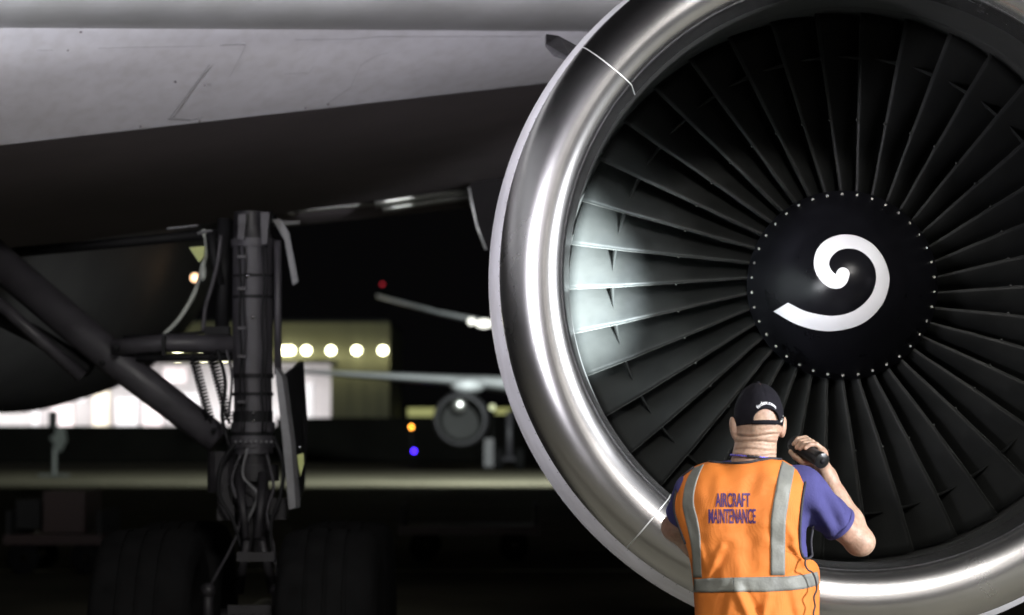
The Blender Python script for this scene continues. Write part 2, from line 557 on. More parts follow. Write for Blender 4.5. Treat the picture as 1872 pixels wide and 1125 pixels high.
# strake on the cowl shoulder
sa = R(141.5)
er = Vector((math.cos(sa), 0, math.sin(sa)))
et = Vector((-math.sin(sa), 0, math.cos(sa)))
def on_cowl(s, lift): 
    y = -s
    r = 1.3735
    for (ya, ra), (yb, rb) in zip([tuple(p) for p in cowl_prof], [tuple(p) for p in cowl_prof][1:]):
        if ya <= y <= yb: r = ra + (rb - ra) * (y - ya) / (yb - ya)
    return er * (r + lift) + Vector((0, y, 0))
def cyl(deg, s_, r): return Vector((r * math.cos(R(deg)), -s_, r * math.sin(R(deg))))
so = [cyl(141.0, .50, 1.46), cyl(141.2, .15, 1.58), cyl(140.2, -.15, 1.68), cyl(138.7, -.33, 1.735), cyl(137.5, -.42, 1.70), cyl(135.3, -.42, 1.47)]
nrm_ = (so[3] - so[0]).cross(so[5] - so[0]).normalized()
MB().prism([p - nrm_ * 0.006 for p in so], nrm_ * 0.012).build('strake', M['gear'], nac, False, ME)

# ---- fan
fan = MB().lathe([(-0.012, 0.30), (-0.012, 0.398), (0.03, 0.402), (0.35, 0.43), (0.35, 0.2)], 96).build('fan_hub', M['dark'], plane, True, ME, auto=40)
fan['label'] = 'engine fan with dark titanium blades'
def blade_geo():
    nr = 18; nc = 9
    V = []; LE = []
    for j in range(nr):
        r = 0.398 + (1.182 - 0.398) * j / (nr - 1)
        q = (r - 0.40) / 0.78
        chord = 0.165 + 0.095 * q
        stag = R(24 + 38 * q)
        th = R(lerp_list([(0.40, -3.4), (0.46, -2.6), (0.56, -1.2), (0.72, 0.0), (0.95, 0.9), (1.18, 1.2)], r))
        yle = lerp_list([(0.40, -0.015), (0.72, -0.045), (0.95, -0.045), (1.18, 0.0)], r)
        camber = 0.085 - 0.05 * q
        thick = (0.046 - 0.026 * q) * chord
        ring = []
        for side in (1, -1):
            rng = range(nc) if side == 1 else range(nc - 2, 0, -1)
            for i in rng:
                t = i / (nc - 1)
                t = t * t * (3 - 2 * t) * 0.5 + t * 0.5
                cam_off = camber * chord * 4 * t * (1 - t)
                th_off = side * thick * (math.sqrt(max(t, 0)) * (1 - t) * 1.6 + 0.02)
                yy = yle + t * chord * math.cos(stag) - (cam_off + th_off) * math.sin(stag)
                tt = -(t * chord * math.sin(stag)) - (cam_off + th_off) * math.cos(stag)
                an = th + tt / r
                ring.append(Vector((r * math.cos(an), yy, r * math.sin(an))))
        LE.append(ring[0].copy())
        V += ring
    n = 2 * nc - 2
    Fc = []
    for j in range(nr - 1):
        for i in range(n):
            Fc.append((j * n + i, j * n + (i + 1) % n, (j + 1) * n + (i + 1) % n, (j + 1) * n + i))
    Fc.append(tuple((nr - 1) * n + i for i in range(n)))
    return V, Fc, LE


bv, bf, LE = blade_geo()
NB = 38
first = None
blade_me = obj('fan_blade', bv, bf, M['blade'], fan, True, ME)
le_o = MB().tube(LE, [0.0007 + 0.0004 * i / 17 for i in range(18)], 6).build('leading_edge', M['edge'], fan, True, ME)
# part-span shroud lug and nick weight on the blade
def lug_geo():
    r = 0.99; V = []; n = 9
    for k in range(n):
        t = k / (n - 1); an = R(-3.2 - 12.0 * t); h = .002 + .006 * min(1, t * 2.2); y0 = .012 + .012 * t
        for (dy, dr) in ((-0.014 - .006 * t, 0), (-.004, h), (0.036, h * .7), (0.036, -h * .7), (-.004, -h)):
            V.append(Vector(((r + dr) * math.cos(an), y0 + dy, (r + dr) * math.sin(an))))
    Fc = [(k * 5 + i, k * 5 + (i + 1) % 5, (k + 1) * 5 + (i + 1) % 5, (k + 1) * 5 + i) for k in range(n - 1) for i in range(5)]
    return V, Fc + [tuple(range(5))[::-1], tuple((n - 1) * 5 + i for i in range(5))]
lv, lf = lug_geo()
lug_o = obj('blade_shroud', lv, lf, M['blade'], fan, False, ME)
# small bright boss on the leading edge at mid span
mid = [p for p in LE if abs(p.length - 0.715) < 0.05][0]
nub_o = MB().ball(Vector((0.712 * math.cos(R(0.1)), -0.050, 0.712 * math.sin(R(0.1)))), (0.006, 0.004, 0.005), 8).build('edge_boss', M['edge'], fan, True, ME)
PH0 = R(180 + 19.0 - 0.6)
for k in range(NB):
    Mk = ME @ Matrix.Rotation(-(PH0 + 2 * math.pi * k / NB), 4, 'Y')
    if k == 0:
        for o in (blade_me, le_o, lug_o, nub_o):
            o.matrix_basis = Mk; WORLD[o.name] = Mk
    else:
        inst('fan_blade', blade_me.data, fan, Mk); inst('leading_edge', le_o.data, fan, Mk)
        inst('blade_shroud', lug_o.data, fan, Mk); inst('edge_boss', nub_o.data, fan, Mk)
# stationary vanes and core behind the fan
MB().lathe([(0.62, 0.0), (0.60, 0.7), (0.62, 1.18)], 64).build('core_face', M['dark'], fan, True, ME)

# ---- spinner
sp_prof = [tuple(p) for p in spline([(-0.475, 0.0001), (-0.470, 0.045), (-0.45, 0.10), (-0.39, 0.18), (-0.28, 0.265), (-0.15, 0.345), (-0.04, 0.400), (-0.02, 0.408)], 6)]
spin = MB().lathe(sp_prof, 96).build('spinner', M['spinner'], plane, True, ME)
spin['label'] = 'black spinner cone with a white spiral'
def sp_y(r):
    for (ya, ra), (yb, rb) in zip(sp_prof, sp_prof[1:]):
        if r <= rb: return ya + (yb - ya) * (r - ra) / max(rb - ra, 1e-6)
    return sp_prof[-1][0]
MEi = ME.inverted()
def on_spinner(px, py, lift=0.0024):
    o0 = MEi @ Vector((0, 0, CAM_Z)); d0 = (MEi @ Q(px, py, 10)) - o0
    y = -0.3
    for _ in range(14):
        t = (y - o0.y) / d0.y
        p = o0 + d0 * t
        y = 0.5 * y + 0.5 * (sp_y(math.hypot(p.x, p.z)) - lift)
    t = (y - o0.y) / d0.y
    return o0 + d0 * t
def c2(p): return (1340 + p[0] / 3.31, 380 + p[1] / 3.31)
outer = [(705, 402), (692, 450), (660, 482), (620, 490), (575, 478), (530, 440), (500, 390), (489, 330), (505, 260), (550, 205), (615, 172), (690, 162), (770, 178), (850, 225),
         (912, 305), (945, 405), (940, 492), (905, 582), (835, 665), (735, 722), (600, 747), (480, 736), (365, 697), (245, 628)]
inner = [(665, 402), (655, 408), (640, 408), (625, 403), (608, 393), (592, 372), (582, 348), (584, 322), (600, 293), (630, 265), (665, 251), (705, 247), (758, 257), (812, 292),
         (850, 345), (865, 405), (862, 460), (838, 525), (782, 590), (700, 638), (600, 655), (490, 640), (415, 617), (333, 575)]
so_ = spline([(a, b, 0) for a, b in outer], 5); si_ = spline([(a, b, 0) for a, b in inner], 5)
V = []; K = 8
for a, b in zip(so_, si_):
    for k in range(K):
        p = a.lerp(b, k / (K - 1)); V.append(on_spinner(*c2(p)))
obj('spiral_mark', V, grid_faces(K, len(so_)), M['spiral'], spin, True, ME)
V = [on_spinner(*c2((665, 402)), 0.0065)]; Fc = []
for j in (1, 2, 3):
    for k in range(32):
        a = 2 * math.pi * k / 32; V.append(on_spinner(*c2((665 + 40 * j / 3 * math.cos(a), 402 + 40 * j / 3 * math.sin(a))), 0.0065))
for k in range(32):
    Fc.append((0, 1 + (k + 1) % 32, 1 + k))
    for j in range(2): Fc.append((1 + j * 32 + k, 1 + j * 32 + (k + 1) % 32, 1 + (j + 1) * 32 + (k + 1) % 32, 1 + (j + 1) * 32 + k))
obj('spiral_dot', V, [f[::-1] for f in Fc], M['spiral'], spin, True, ME)
bo = MB().tube([(0.388, -0.072, 0), (0.388, -0.054, 0)], 0.0058, 6).ball((0.388, -0.072, 0), (0.005, 0.003, 0.005), 6).build('bolt', M['bolt'], spin, False, ME)
for k in range(NB):
    Mk = ME @ Matrix.Rotation(2 * math.pi * (k + 0.5) / NB, 4, 'Y')
    if k == 0: bo.matrix_basis = Mk; WORLD[bo.name] = Mk
    else: inst('bolt', bo.data, spin, Mk)

# ---- pylon
py = MB()
p0 = ME @ Vector((0, 0.2, 1.45)); 
prof = [ME @ Vector((x, y, z)) for (x, y, z) in ((0, -0.1, 1.50), (0, 0.6, 1.95), (0, 3.5, 2.15), (0, 4.6, 1.7), (0, 3.2, 1.2), (0, 1.0, 1.35))]
py.prism([p - ex * 0.16 for p in prof], ex * 0.32)
py.build('pylon', M['cowl'], plane, False)

# ---- wing
def line(Pa, Pb):
    def f(x):
        t = (x - Pa.x) / (Pb.x - Pa.x); return Pa.lerp(Pb, t)
    return f
slat_b = line(Q(0, 43, 11.3), Q(1000, 47, 12.7))
crease = line(Q(0, 267, 12.3), Q(1000, 153, 13.6))
rear = line(Q(0, 462, 16.8), Q(905, 336, 17.6))
XS = [-9.5, -7, -5, -3.4, -2.4, -1.4, -0.4, 0.6, 1.6, 3, 6, 10, 15, 20]
def patch(fa, fb, name, m, nv=8, bulge=0.0, thick=None, parent=None):
    V = []
    for j in range(nv):
        t = j / (nv - 1)
        for x in XS:
            a, b = fa(x), fb(x); p = a.lerp(b, t); p = p + Vector((0, -0.3, -1)).normalized() * bulge * math.sin(math.pi * t)
            V.append(p)
    return obj(name, V, grid_faces(len(XS), nv), m, parent or plane, True)
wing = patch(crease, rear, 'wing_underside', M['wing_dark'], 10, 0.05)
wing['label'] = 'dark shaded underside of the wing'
def up(f, dy, dz):
    return lambda x: f(x) + Vector((0, dy, dz))
patch(up(slat_b, 0.09, 0.05), up(crease, -0.004, 0.003), 'leading_edge_skin', M['wing_light'], 10, 0.025, parent=wing)
patch(up(slat_b, 0.25, 0.75), up(rear, 0, 0.12), 'wing_top', M['wing_light'], 12, -0.35, parent=wing)
# slat: rounded nose section
V = []; n = 20
for j in range(n):
    a = R(-100 + 250 * j / (n - 1))
    for x in XS:
        c = slat_b(x) + Vector((0, 0.22, 0.165))
        V.append(c + Vector((0, -0.46 * math.cos(a), 0.16 * math.sin(a) * (1 if math.sin(a) < 0 else 3))))
obj('slat', V, grid_faces(len(XS), n), M['slat'], wing, True)
# access panel and panel seams on the light skin
def on_skin(px, py, lift=0.004):
    # intersect the view ray with the skin strip
    best = None
    for i in range(60):
        Y = 11.2 + 3.0 * i / 59
        p = Q(px, py, Y)
        a = slat_b(p.x) + Vector((0, .09, .05)); b = crease(p.x)
        t = (p.y - a.y) / (b.y - a.y)
        zz = a.z + (b.z - a.z) * t
        nrm = Vector((0, -0.3, -1)).normalized()
        tt = min(max(t, 0), 1)
        e = abs(p.z - (zz - 0.025 * math.sin(math.pi * tt)))
        if best is None or e < best[0]: best = (e, p)
    return best[1] + Vector((0, -lift, -lift))
def seam(pts, wd, name='panel_seam', m=None):
    P = [on_skin(*p) for p in pts]
    P2 = []
    for a, b in zip(P, P[1:]):
        for k in range(6): P2.append(a.lerp(b, k / 6))
    P2.append(P[-1])
    MB().tube(P2, wd * .75, 5, flat=0.5).build(name, m or M['part_grey'], wing, False)
pl = [on_skin(*p, 0.006) for p in ((404, 82), (449, 80), (372, 216), (312, 217))]
MB().prism([p + Vector((0, 0.002, 0.008)) for p in pl], Vector((0, -0.001, -0.0035))).build('access_panel', M['wing_light'], wing, False)
seam([(398, 92), (404, 82), (449, 80)], 0.0035)
seam([(383, 118), (312, 214)], 0.0035)
seam([(449, 82), (436, 110), (420, 140)], 0.0012)
seam([(308, 217), (348, 219)], 0.004)
seam([(350, 219), (372, 213)], 0.002)
seam([(0, 92), (40, 91), (98, 91)], 0.0012)
seam([(180, 87), (400, 83)], 0.0010)
seam([(540, 72), (640, 71), (700, 66), (990, 66)], 0.0015)
seam([(735, 90), (690, 100), (660, 118), (640, 160), (600, 188)], 0.0008)
seam([(520, 134), (565, 133), (575, 120)], 0.0008)
for (px, py_) in ((39, 93), (124, 91), (375, 155), (420, 98), (148, 58), (320, 149), (257, 231), (365, 221), (600, 190), (559, 197)):
    MB().ball(on_skin(px, py_, 0.003), 0.006, 8).build('fastener', M['wing_dark'], wing, True)
# trailing edge flap
def slab(name, a, b, m, th, dp, parent, n=14):
    a = Vector(a); b = Vector(b); V = []
    for j in range(n):
        t = 2 * math.pi * j / n
        for k in range(9):
            p = a.lerp(b, k / 8)
            V.append(p + Vector((0, dp * math.cos(t), th * math.sin(t))))
    return obj(name, V, grid_faces(9, n) + [((n - 1) * 9 + i, (n - 1) * 9 + i + 1, i + 1, i) for i in range(8)] +
               [tuple(j * 9 for j in range(n)), tuple(j * 9 + 8 for j in range(n))[::-1]], m, parent, True)
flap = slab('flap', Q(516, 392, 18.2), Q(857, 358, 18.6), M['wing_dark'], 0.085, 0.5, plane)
slab('flap_nose', Q(522, 389, 17.8), Q(700, 372, 18.0), M['flap'], 0.014, 0.06, flap)
slab('flap_nose', Q(686, 373, 17.8), Q(857, 348, 18.0), M['flap'], 0.034, 0.08, flap)
slab('flap_tab', Q(700, 384, 17.8), Q(858, 361, 18.0), M['flap'], 0.020, 0.06, flap)
MB().ball(Q(534, 390, 17.7), (0.05, 0.05, 0.022), 10).build('flap_glint', M['chrome'], flap, True)  # chrome blob shaped to give the bright spot at the flap end
slab('well_glint', Q(306, 419, 12.9), Q(362, 413, 12.9), M['part_grey'], 0.008, 0.03, plane)  # grey strips put in as the glints under the wing
slab('well_glint', Q(362, 427, 12.9), Q(388, 422, 12.9), M['part_grey'], 0.008, 0.03, plane)
# flap track fairing between gear and engine
ff = [Q(x, y, 17.2) for x, y in ((857, 343), (862, 372), (872, 415), (888, 457), (915, 470), (1000, 440), (1010, 318), (862, 332))]
fair = MB().prism(ff, Vector((0.1, 0.9, 0.05))).build('flap_track_fairing', M['fairing'], plane, False)
MB().tube(ff[:4], 0.008, 8).build('fairing_lit_rim', M['seam'], fair, True)  # pale bead draws the lit rim line of the fairing

# ---- fuselage tail section behind the wing
V = []; n = 64
fa = Q(15, 402, 35)
fr = 355 / F * 35
dirF = Vector((0.0875, 1, 0.0))
front = [(-42, 0.2, -0.6), (-40.5, 1.2, -0.4), (-38, 2.1, -0.2), (-35, 2.65, 0), (-31, fr, 0), (-20, fr, 0)]
stations = [(-20, fr, 0), (0, fr, 0), (4, fr * 0.95, 0.1), (9, fr * 0.80, 0.5), (15, fr * 0.55, 1.2), (20, fr * 0.3, 1.7), (22, 0.2, 2.0)]
for (s, r, dz) in front + stations[1:]:
    c = fa + (dirF * s if s < 0 else Vector((-.03 * s, s, 0))) + Vector((0, 0, dz))
    for k in range(n):
        a = 2 * math.pi * k / n; V.append(c + Vector((r * math.cos(a), 0, r * math.sin(a))))
Fc = [(j * n + k, j * n + (k + 1) % n, (j + 1) * n + (k + 1) % n, (j + 1) * n + k) for j in range(len(front) + len(stations) - 2) for k in range(n)]
nf = (len(front) - 1) * n
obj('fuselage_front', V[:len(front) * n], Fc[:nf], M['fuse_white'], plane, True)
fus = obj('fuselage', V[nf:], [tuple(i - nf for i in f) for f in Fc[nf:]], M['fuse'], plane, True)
fus['label'] = 'rounded dark fuselage belly behind the gear'

blm = MB().ball(Q(356, 508, 33), 0.055, 12).build('belly_light', emis('belly_light_glow', (1, .62, .35), 4), fus, True)  # small glowing ball for a warm spot at the belly edge
# ---- main landing gear
YG = 13.5
def G(px, py, dy=0.0): return Q(px, py, YG + dy)
PX = YG / F       # metres per photo pixel at the gear
strut = MB().tube([G(462, 442), G(462, 690)], 37 * PX, 24)
strut.tube([G(462, 691), G(464, 830)], 35 * PX, 24)
strut = strut.build('gear_strut', M['gear'], plane, True, auto=35)
strut['label'] = 'grey main landing gear leg'
for (y0, y1, r, m) in ((438, 452, 40, 'gear'), (503, 508, 38.2, 'gear_dark'), (541, 547, 38.2, 'gear_dark'), (684, 692, 38.5, 'gear_dark'), (718, 724, 38.2, 'gear_dark'),
                       (752, 772, 37, 'gear_dark'), (772, 790, 40, 'gear'), (790, 797, 38, 'gear_dark'), (797, 818, 41, 'gear')):
    MB().tube([G(462, y0), G(462, y1)], r * PX, 24).build('strut_collar', M[m], strut, True, auto=35)
MB().tube([G(464, 830), G(464, 1010)], 27 * PX, 20).build('piston', M['gear_low'], strut, True, auto=35)
for (y0, y1, r) in ((850, 880, 46), (896, 925, 40), (940, 975, 34)): MB().tube([G(464, y0), G(464, y1)], r * PX, 20).build('lower_collar', M['gear_low'], strut, True, auto=35)
for y in (505, 580, 755, 770):
    MB().ball(G(453 if y < 520 else 463, y, -0.125), 0.011 if y < 600 else 0.008, 10).build('grease_fitting', M['chrome'], strut, True)
MB().tube([G(458, 388), G(458, 412), G(462, 441)], [30 * PX, 32 * PX, 36 * PX], 20).build('upper_housing', M['gear_low'], strut, True, auto=35)
MB().prism([G(436, 392, -.13), G(450, 392, -.13), G(446, 440, -.13), G(434, 436, -.13)], (0, .04, 0)).build('housing_lug', M['gear'], strut, False)
MB().prism([G(476, 388, -.13), G(492, 388, -.13), G(488, 446, -.13), G(478, 448, -.13)], (0, .04, 0)).build('housing_lug', M['gear'], strut, False)
# hydraulic lines clipped down the leg
for (x0, x1, rr, dz) in ((438, 441, 2.2, -.105), (446, 447, 1.6, -.13), (482, 479, 2.4, -.115), (489, 486, 1.6, -.09)):
    ln = [G(x0 + (x1 - x0) * k / 9 + 1.8 * math.sin(k * 1.9 + x0), 450 + 38 * k, dz) for k in range(10)]
    MB().tube(spline(ln, 4), rr * PX, 6).build('hydraulic_line', M['gear_dark'], strut, True)
for y in (470, 528, 600, 652, 735):
    MB().box(G(442, y, -.12), (.045, .03, .016)).build('line_clamp', M['gear'], strut)
for (pts, rr, m) in (([(430, 810), (405, 850), (400, 905), (425, 950), (440, 1000)], 4, 'gear_dark'), ([(500, 800), (518, 850), (512, 910), (495, 960), (500, 1030)], 4, 'gear_dark'),
                     ([(440, 830), (424, 880), (438, 930), (430, 985), (385, 1070)], 2.6, 'gear'), ([(488, 830), (500, 890), (488, 940), (500, 1000), (508, 1075)], 2.6, 'gear'),
                     ([(452, 820), (444, 870), (470, 905), (450, 960)], 2.2, 'part_grey'), ([(398, 640), (412, 700), (406, 760), (420, 820)], 3.5, 'gear_dark'), ([(414, 640), (424, 690), (418, 760)], 2.5, 'gear')):
    MB().tube(spline([G(x, y, -.24) for x, y in pts], 6), rr * PX, 8).build('brake_hose', M[m], strut, True)
for k in range(8):
    MB().ball(G(430 + 9.5 * k, 808 - .0 * k, -.155 + .035 * abs(k - 3.5) / 3.5), .009, 8).build('collar_bolt', M['part_grey'], strut, True)
MB().prism([G(543, 832, -.1), G(555, 828, -.1), G(556, 848, -.1), G(549, 872, -.1), G(545, 850, -.1)], (0, .02, 0)).build('warning_tag', M['yellow_green'], strut)
MB().ball(G(548, 818, -.1), .010, 8).build('lock_pin', M['chrome'], strut, True)
# torque links in front of the piston
for (xa, xb) in ((436, 450), (482, 470)):
    MB().tube([G(xa, 866, -.2), G(xb, 985, -.32)], [.030, .020], 12).build('torque_link', M['gear_low'], strut, True)
for (xa, xb) in ((452, 436), (478, 500)):
    MB().tube([G(xa, 988, -.32), G(xb, 1082, -.2)], [.020, .030], 12).build('torque_link', M['gear_low'], strut, True)
MB().tube([G(405, 826, -.05), G(405, 900, -.05)], .08, 14).build('valve_box', M['gear_low'], strut, False)
MB().box(G(416, 918, -.05), (0.10, 0.15, 0.20)).build('valve_box', M['gear_low'], strut, False)
MB().box(G(511, 930, -.05), (0.09, 0.12, 0.12)).build('valve_box', M['gear_low'], strut, False)
# vertical conduit to the right of the leg
MB().tube([G(507, 440, -.02), G(508, 560, -.02), G(508, 685, -.02)], 7 * PX, 10).build('conduit', M['gear'], strut, True)
MB().prism([G(498, 402), G(512, 400), G(528, 425), G(545, 515), G(535, 522), G(520, 440)], (0, 0.05, 0)).build('door_rod', M['part_grey'], strut, False)
MB().prism([G(548, 404, 0.3), G(515, 404, 0.3), G(520, 412, 0.3), G(546, 410, 0.3)], (0, 0.05, 0)).build('door_hinge', M['part_grey'], strut, False)
# gear door seen edge-on
door = MB().prism([G(503, 672, -0.3), G(516, 690, -0.3), G(532, 810, -0.3), G(541, 928, -0.3), G(528, 932, -0.3), G(516, 800, -0.3), G(505, 700, -0.3)], (0.02, 0.06, 0)).build('gear_door', M['part_grey'], plane, False)
MB().prism([G(513, 690, .1), G(548, 660, .4), G(556, 780, .4), G(550, 890, .4), G(538, 930, .1)], (0.02, 0.03, 0)).build('door_panel', M['gear_dark'], door, False)
# folding side strut
MB().tube([G(-60, 430, 0.25), G(205, 655, 0.1), G(400, 805, 0)], [34 * PX, 31 * PX, 27 * PX], 20).build('side_strut', M['gear'], plane, True)
MB().tube([G(-80, 540, 0.3), G(60, 610, 0.25), G(165, 675, 0.2)], 17 * PX, 12).build('side_strut', M['gear_dark'], plane, True)
MB().tube([G(-40, 520, 0.1), G(150, 690, 0.15)], 12 * PX, 12).build('side_strut', M['gear'], plane, True)
for (xx, yy, rr) in ((212, 636, 8), (187, 664, 6), (391, 787, 5)): MB().tube([G(xx, yy, -.12), G(xx, yy, -.07)], rr * PX, 12).build('pivot_pin', M['gear_dark'], plane, True)
arm = MB().tube([G(205, 636), G(300, 628), G(428, 630)], [15 * PX, 17 * PX, 17 * PX], 14).build('lock_link', M['gear'], plane, True)
MB().tube([G(250, 655, .02), G(430, 652, .02)], 7 * PX, 10).tube([G(225, 616, .02), G(330, 612, .02), G(395, 605, .02)], 3 * PX, 8).build('link_flange', M['gear_dark'], arm, True)
MB().box(G(398, 605, 0.05), (0.14, 0.1, 0.045)).build('link_bracket', M['gear_dark'], arm, False)
MB().box(G(300, 632, -0.05), (0.02, 0.05, 0.11)).build('link_bracket', M['gear_dark'], arm, False)
# two coil springs
for dx in (0, 34):
    pts = []; a = G(354 + dx, 655, -.05); b = G(384 + dx, 768, -.05); d = (b - a)
    t = d.normalized(); s1 = t.cross(Vector((0, 1, 0))).normalized(); s2 = t.cross(s1)
    for k in range(19 * 12 + 1):
        an = 2 * math.pi * k / 12; pts.append(a + d * k / (19 * 12) + (s1 * math.cos(an) + s2 * math.sin(an)) * 8.0 * PX)
    sp = MB().tube(pts, 1.8 * PX, 6).build('spring', M['gear_dark'], arm, True)
    sp['label'] = 'steel coil return spring'
    MB().tube([a, a - d * 0.08], 3 * PX, 8).tube([b, b + d * 0.06], 3 * PX, 8).build('spring_hook', M['gear_dark'], arm, True)
# hoses and levers up in the wheel well
MB().tube(spline([G(300, 612, .1), G(330, 580, .1), G(356, 535, .1), G(370, 490, .1), G(378, 450, .1), G(372, 420, .1)], 6), 4.5 * PX, 8).build('hydraulic_hose', M['hose'], plane, True)
MB().tube(spline([G(371, 606, 0), G(376, 560, 0), G(386, 528, 0), G(398, 480, 0), G(404, 430, 0)], 6), 4.0 * PX, 8).build('hydraulic_hose', M['gear'], plane, True)
MB().prism([G(345, 452), G(374, 450), G(372, 470), G(364, 480)], (0, .04, 0)).build('bracket_plate', M['yellow_green'], plane, False)
MB().ball(G(371, 500, -.05), (0.022, .03, .045), 10).build('pipe_fitting', M['hose'], plane, True)
MB().tube([G(384, 425, .05), G(392, 470, .05), G(402, 520, .05)], 9 * PX, 10).build('actuator', M['gear_dark'], plane, True)
MB().tube([G(410, 400, .1), G(405, 640, .1)], 13 * PX, 10).build('actuator', M['gear_dark'], plane, True)
MB().tube([G(-20, 466, .6), G(200, 446, .5), G(420, 425, .4)], 10 * PX, 10).build('well_beam', M['gear_dark'], plane, True)
MB().tube([G(430, 412, .1), G(500, 404, .1)], .06, 12).build('trunnion', M['gear_dark'], plane, False)
# bogie and wheels
ZW = 0.575
xg = G(464, 900).x
bog = MB().tube([(xg, YG - 0.62, ZW + 0.02), (xg, YG + 0.75, ZW + 0.02)], 0.10, 16).tube([(xg - .5, YG - .55, ZW), (xg + .5, YG - .55, ZW)], 0.06, 14).tube([(xg - .5, YG + .75, ZW), (xg + .5, YG + .75, ZW)], 0.06, 14).build('bogie_beam', M['gear_low'], plane, True, auto=35)
tag(bog, 'dark bogie beam between the main wheels')
def tyre_prof():
    w, ro = 0.265, ZW
    p = [(-0.17, 0.27), (-0.20, 0.30), (-0.25, 0.38), (-w, 0.46), (-0.245, 0.53), (-0.21, 0.558), (-0.16, ro - 0.006)]
    pr = [tuple(q) for q in spline(p, 3)]
    for g in (-0.10, 0.0, 0.10):
        pr += [(g - 0.012, ro - 0.001), (g - 0.010, ro - 0.014), (g + 0.010, ro - 0.014), (g + 0.012, ro - 0.001)]
    pr += [(-a, b) for a, b in [tuple(q) for q in spline(p, 3)][::-1]]
    return pr
xl = G(305, 900).x; xr = G(620, 900).x
for (x, y) in ((xl, YG - .55), (xr, YG - .55), (xl, YG + .75), (xr, YG + .75)):
    Wm = Matrix.Translation((x, y, ZW)) @ Matrix.Rotation(R(90), 4, 'Z')
    wh = MB().lathe([(-0.05, 0.06), (-0.06, 0.2), (-0.16, 0.23), (-0.18, 0.275), (0.18, 0.275), (0.16, 0.23), (0.06, 0.2), (0.05, 0.06)], 40).build('wheel_rim', M['gear_low'], plane, True, Wm, auto=35)
    ty = MB().lathe(tyre_prof(), 72).build('tyre', M['rubber'], wh, True, Wm, auto=50)
for xx in (380, 507): MB().tube([G(xx, 1076, -.7), G(xx, 1150, -.7)], 9 * PX, 10).ball(G(xx, 1080, -.7), .043, 10).build('brake_rod', M['gear_low'], bog, True)
MB().tube([G(556, 975, -.5), G(556, 985, -.5)], 9 * PX, 10).build('wheel_sensor', M['gear_low'], bog, True)
MB().box(G(468, 1018, -.62), (0.2, .05, .05)).build('bogie_cap', M['gear_low'], bog, False)
MB().box(G(462, 1115, -.62), (0.26, .06, .05)).build('bogie_cap', M['gear_low'], bog, False)

# ================================================================ BACKGROUND
# ---- hangar
YH = 210.0
SH = YH / F
def H(px, py, dy=0): return Q(px, py, YH + dy)
hx0, hx1 = H(-420, 0).x, H(714, 0).x
htop = H(0, 590).z
ox0, ox1 = H(-330, 0).x, H(608, 0).x
otop = H(0, 657).z
han = thing('hangar', 'beige hangar with its big door open on a bright white interior', 'hangar', ((hx0 + hx1) / 2, YH, 0))
b = MB()
b.box(((ox1 + hx1) / 2, YH + .3, htop / 2), (hx1 - ox1, .6, htop))
b.box(((hx0 + ox0) / 2, YH + .3, htop / 2), (ox0 - hx0, .6, htop))
b.box(((ox0 + ox1) / 2, YH + .3, (htop + otop) / 2), (ox1 - ox0 - .004, .6, htop - otop))
b.build('wall', M['wall'], han)
for xx in (hx1 - .3, hx0 + .3): MB().box((xx, YH + 12.7, htop / 2), (.6, 24, htop - .01)).build('side_wall', M['wall'], han)
MB().box(((hx0 + hx1) / 2, YH + 12.5, htop + .15), (hx1 - hx0 - .02, 24.6, .3)).build('roof', M['far_dark'], han)
MB().box(((ox0 + ox1) / 2, YH + 24, otop / 2 + .5), (hx1 - hx0 - 1.3, .4, otop + 3)).build('back_wall', M['white_wall'], han)
MB().box(((ox0 + ox1) / 2, YH + 12, 0.06), (hx1 - hx0 - 1.4, 23, .1)).build('floor', M['white_wall'], han)
for (p0_, p1_, q0, q1, m) in ((172, 205, 708, 770, 'cream'), (215, 258, 728, 776, 'grey_goods'), (262, 300, 735, 776, 'pink'), (95, 140, 740, 776, 'pink'), (300, 345, 672, 700, 'pink'),
                          (60, 80, 720, 776, 'grey_goods'), (330, 370, 720, 776, 'grey_goods'), (560, 575, 700, 765, 'grey_goods'), (120, 165, 715, 735, 'grey_goods')):
    a = Q(p0_, q0, YH + 18); c = Q(p1_, q1, YH + 20)
    z0 = 0.11 if q1 > 760 else c.z
    MB().box(((a.x + c.x) / 2, YH + 18 + random.random(), (a.z + z0) / 2), (c.x - a.x, 1.5, a.z - z0)).build('stored_crate', M[m], han)
# door leaf joints on the wall
for px in (640, 668, 692):
    MB().box((H(px, 0).x, YH - .03, htop / 2), (.12, .05, htop - .4)).build('cladding_joint', M['wall'], han)
# wall lamps
lampm = emis('wall_lamp_glow', (1.0, 0.98, 0.62), 14)
for px in (-60, 60, 180, 325, 372, 410, 513, 522, 531, 560, 605, 652, 700):
    p = Q(px, 641 if px > 430 else 652, YH - 0.9)
    lo = MB().ball(p, (.37, .3, .34), 12).build('wall_lamp', lampm, han, True)
    MB().box(p + Vector((0, .45, .2)), (.12, .9, .12)).build('lamp_arm', M['far_dark'], lo)
    ld = bpy.data.lights.new('wall_lamp_light', 'POINT'); ld.energy = 110; ld.color = (1, .97, .55); ld.shadow_soft_size = .2
    l = bpy.data.objects.new('wall_lamp_light', ld); link(l, lo, Matrix.Translation(p + Vector((0, -.35, -.25))))
for k in range(4):
    ld = bpy.data.lights.new('hangar_ceiling_light', 'AREA'); ld.energy = 2400; ld.shape = 'RECTANGLE'; ld.size = 12; ld.size_y = 8; ld.color = (1, .96, .97)
    l = bpy.data.objects.new('hangar_ceiling_light', ld)
    link(l, han, Matrix.Translation(((ox0 + (ox1 - ox0) * (k + .5) / 4), YH + 11, otop + 1.2)))
MB().box(((ox0 + ox1) / 2, YH - .25, H(0, 661).z), (ox1 - ox0 + 1, .3, .35)).build('door_track', M['far_dark'], han)
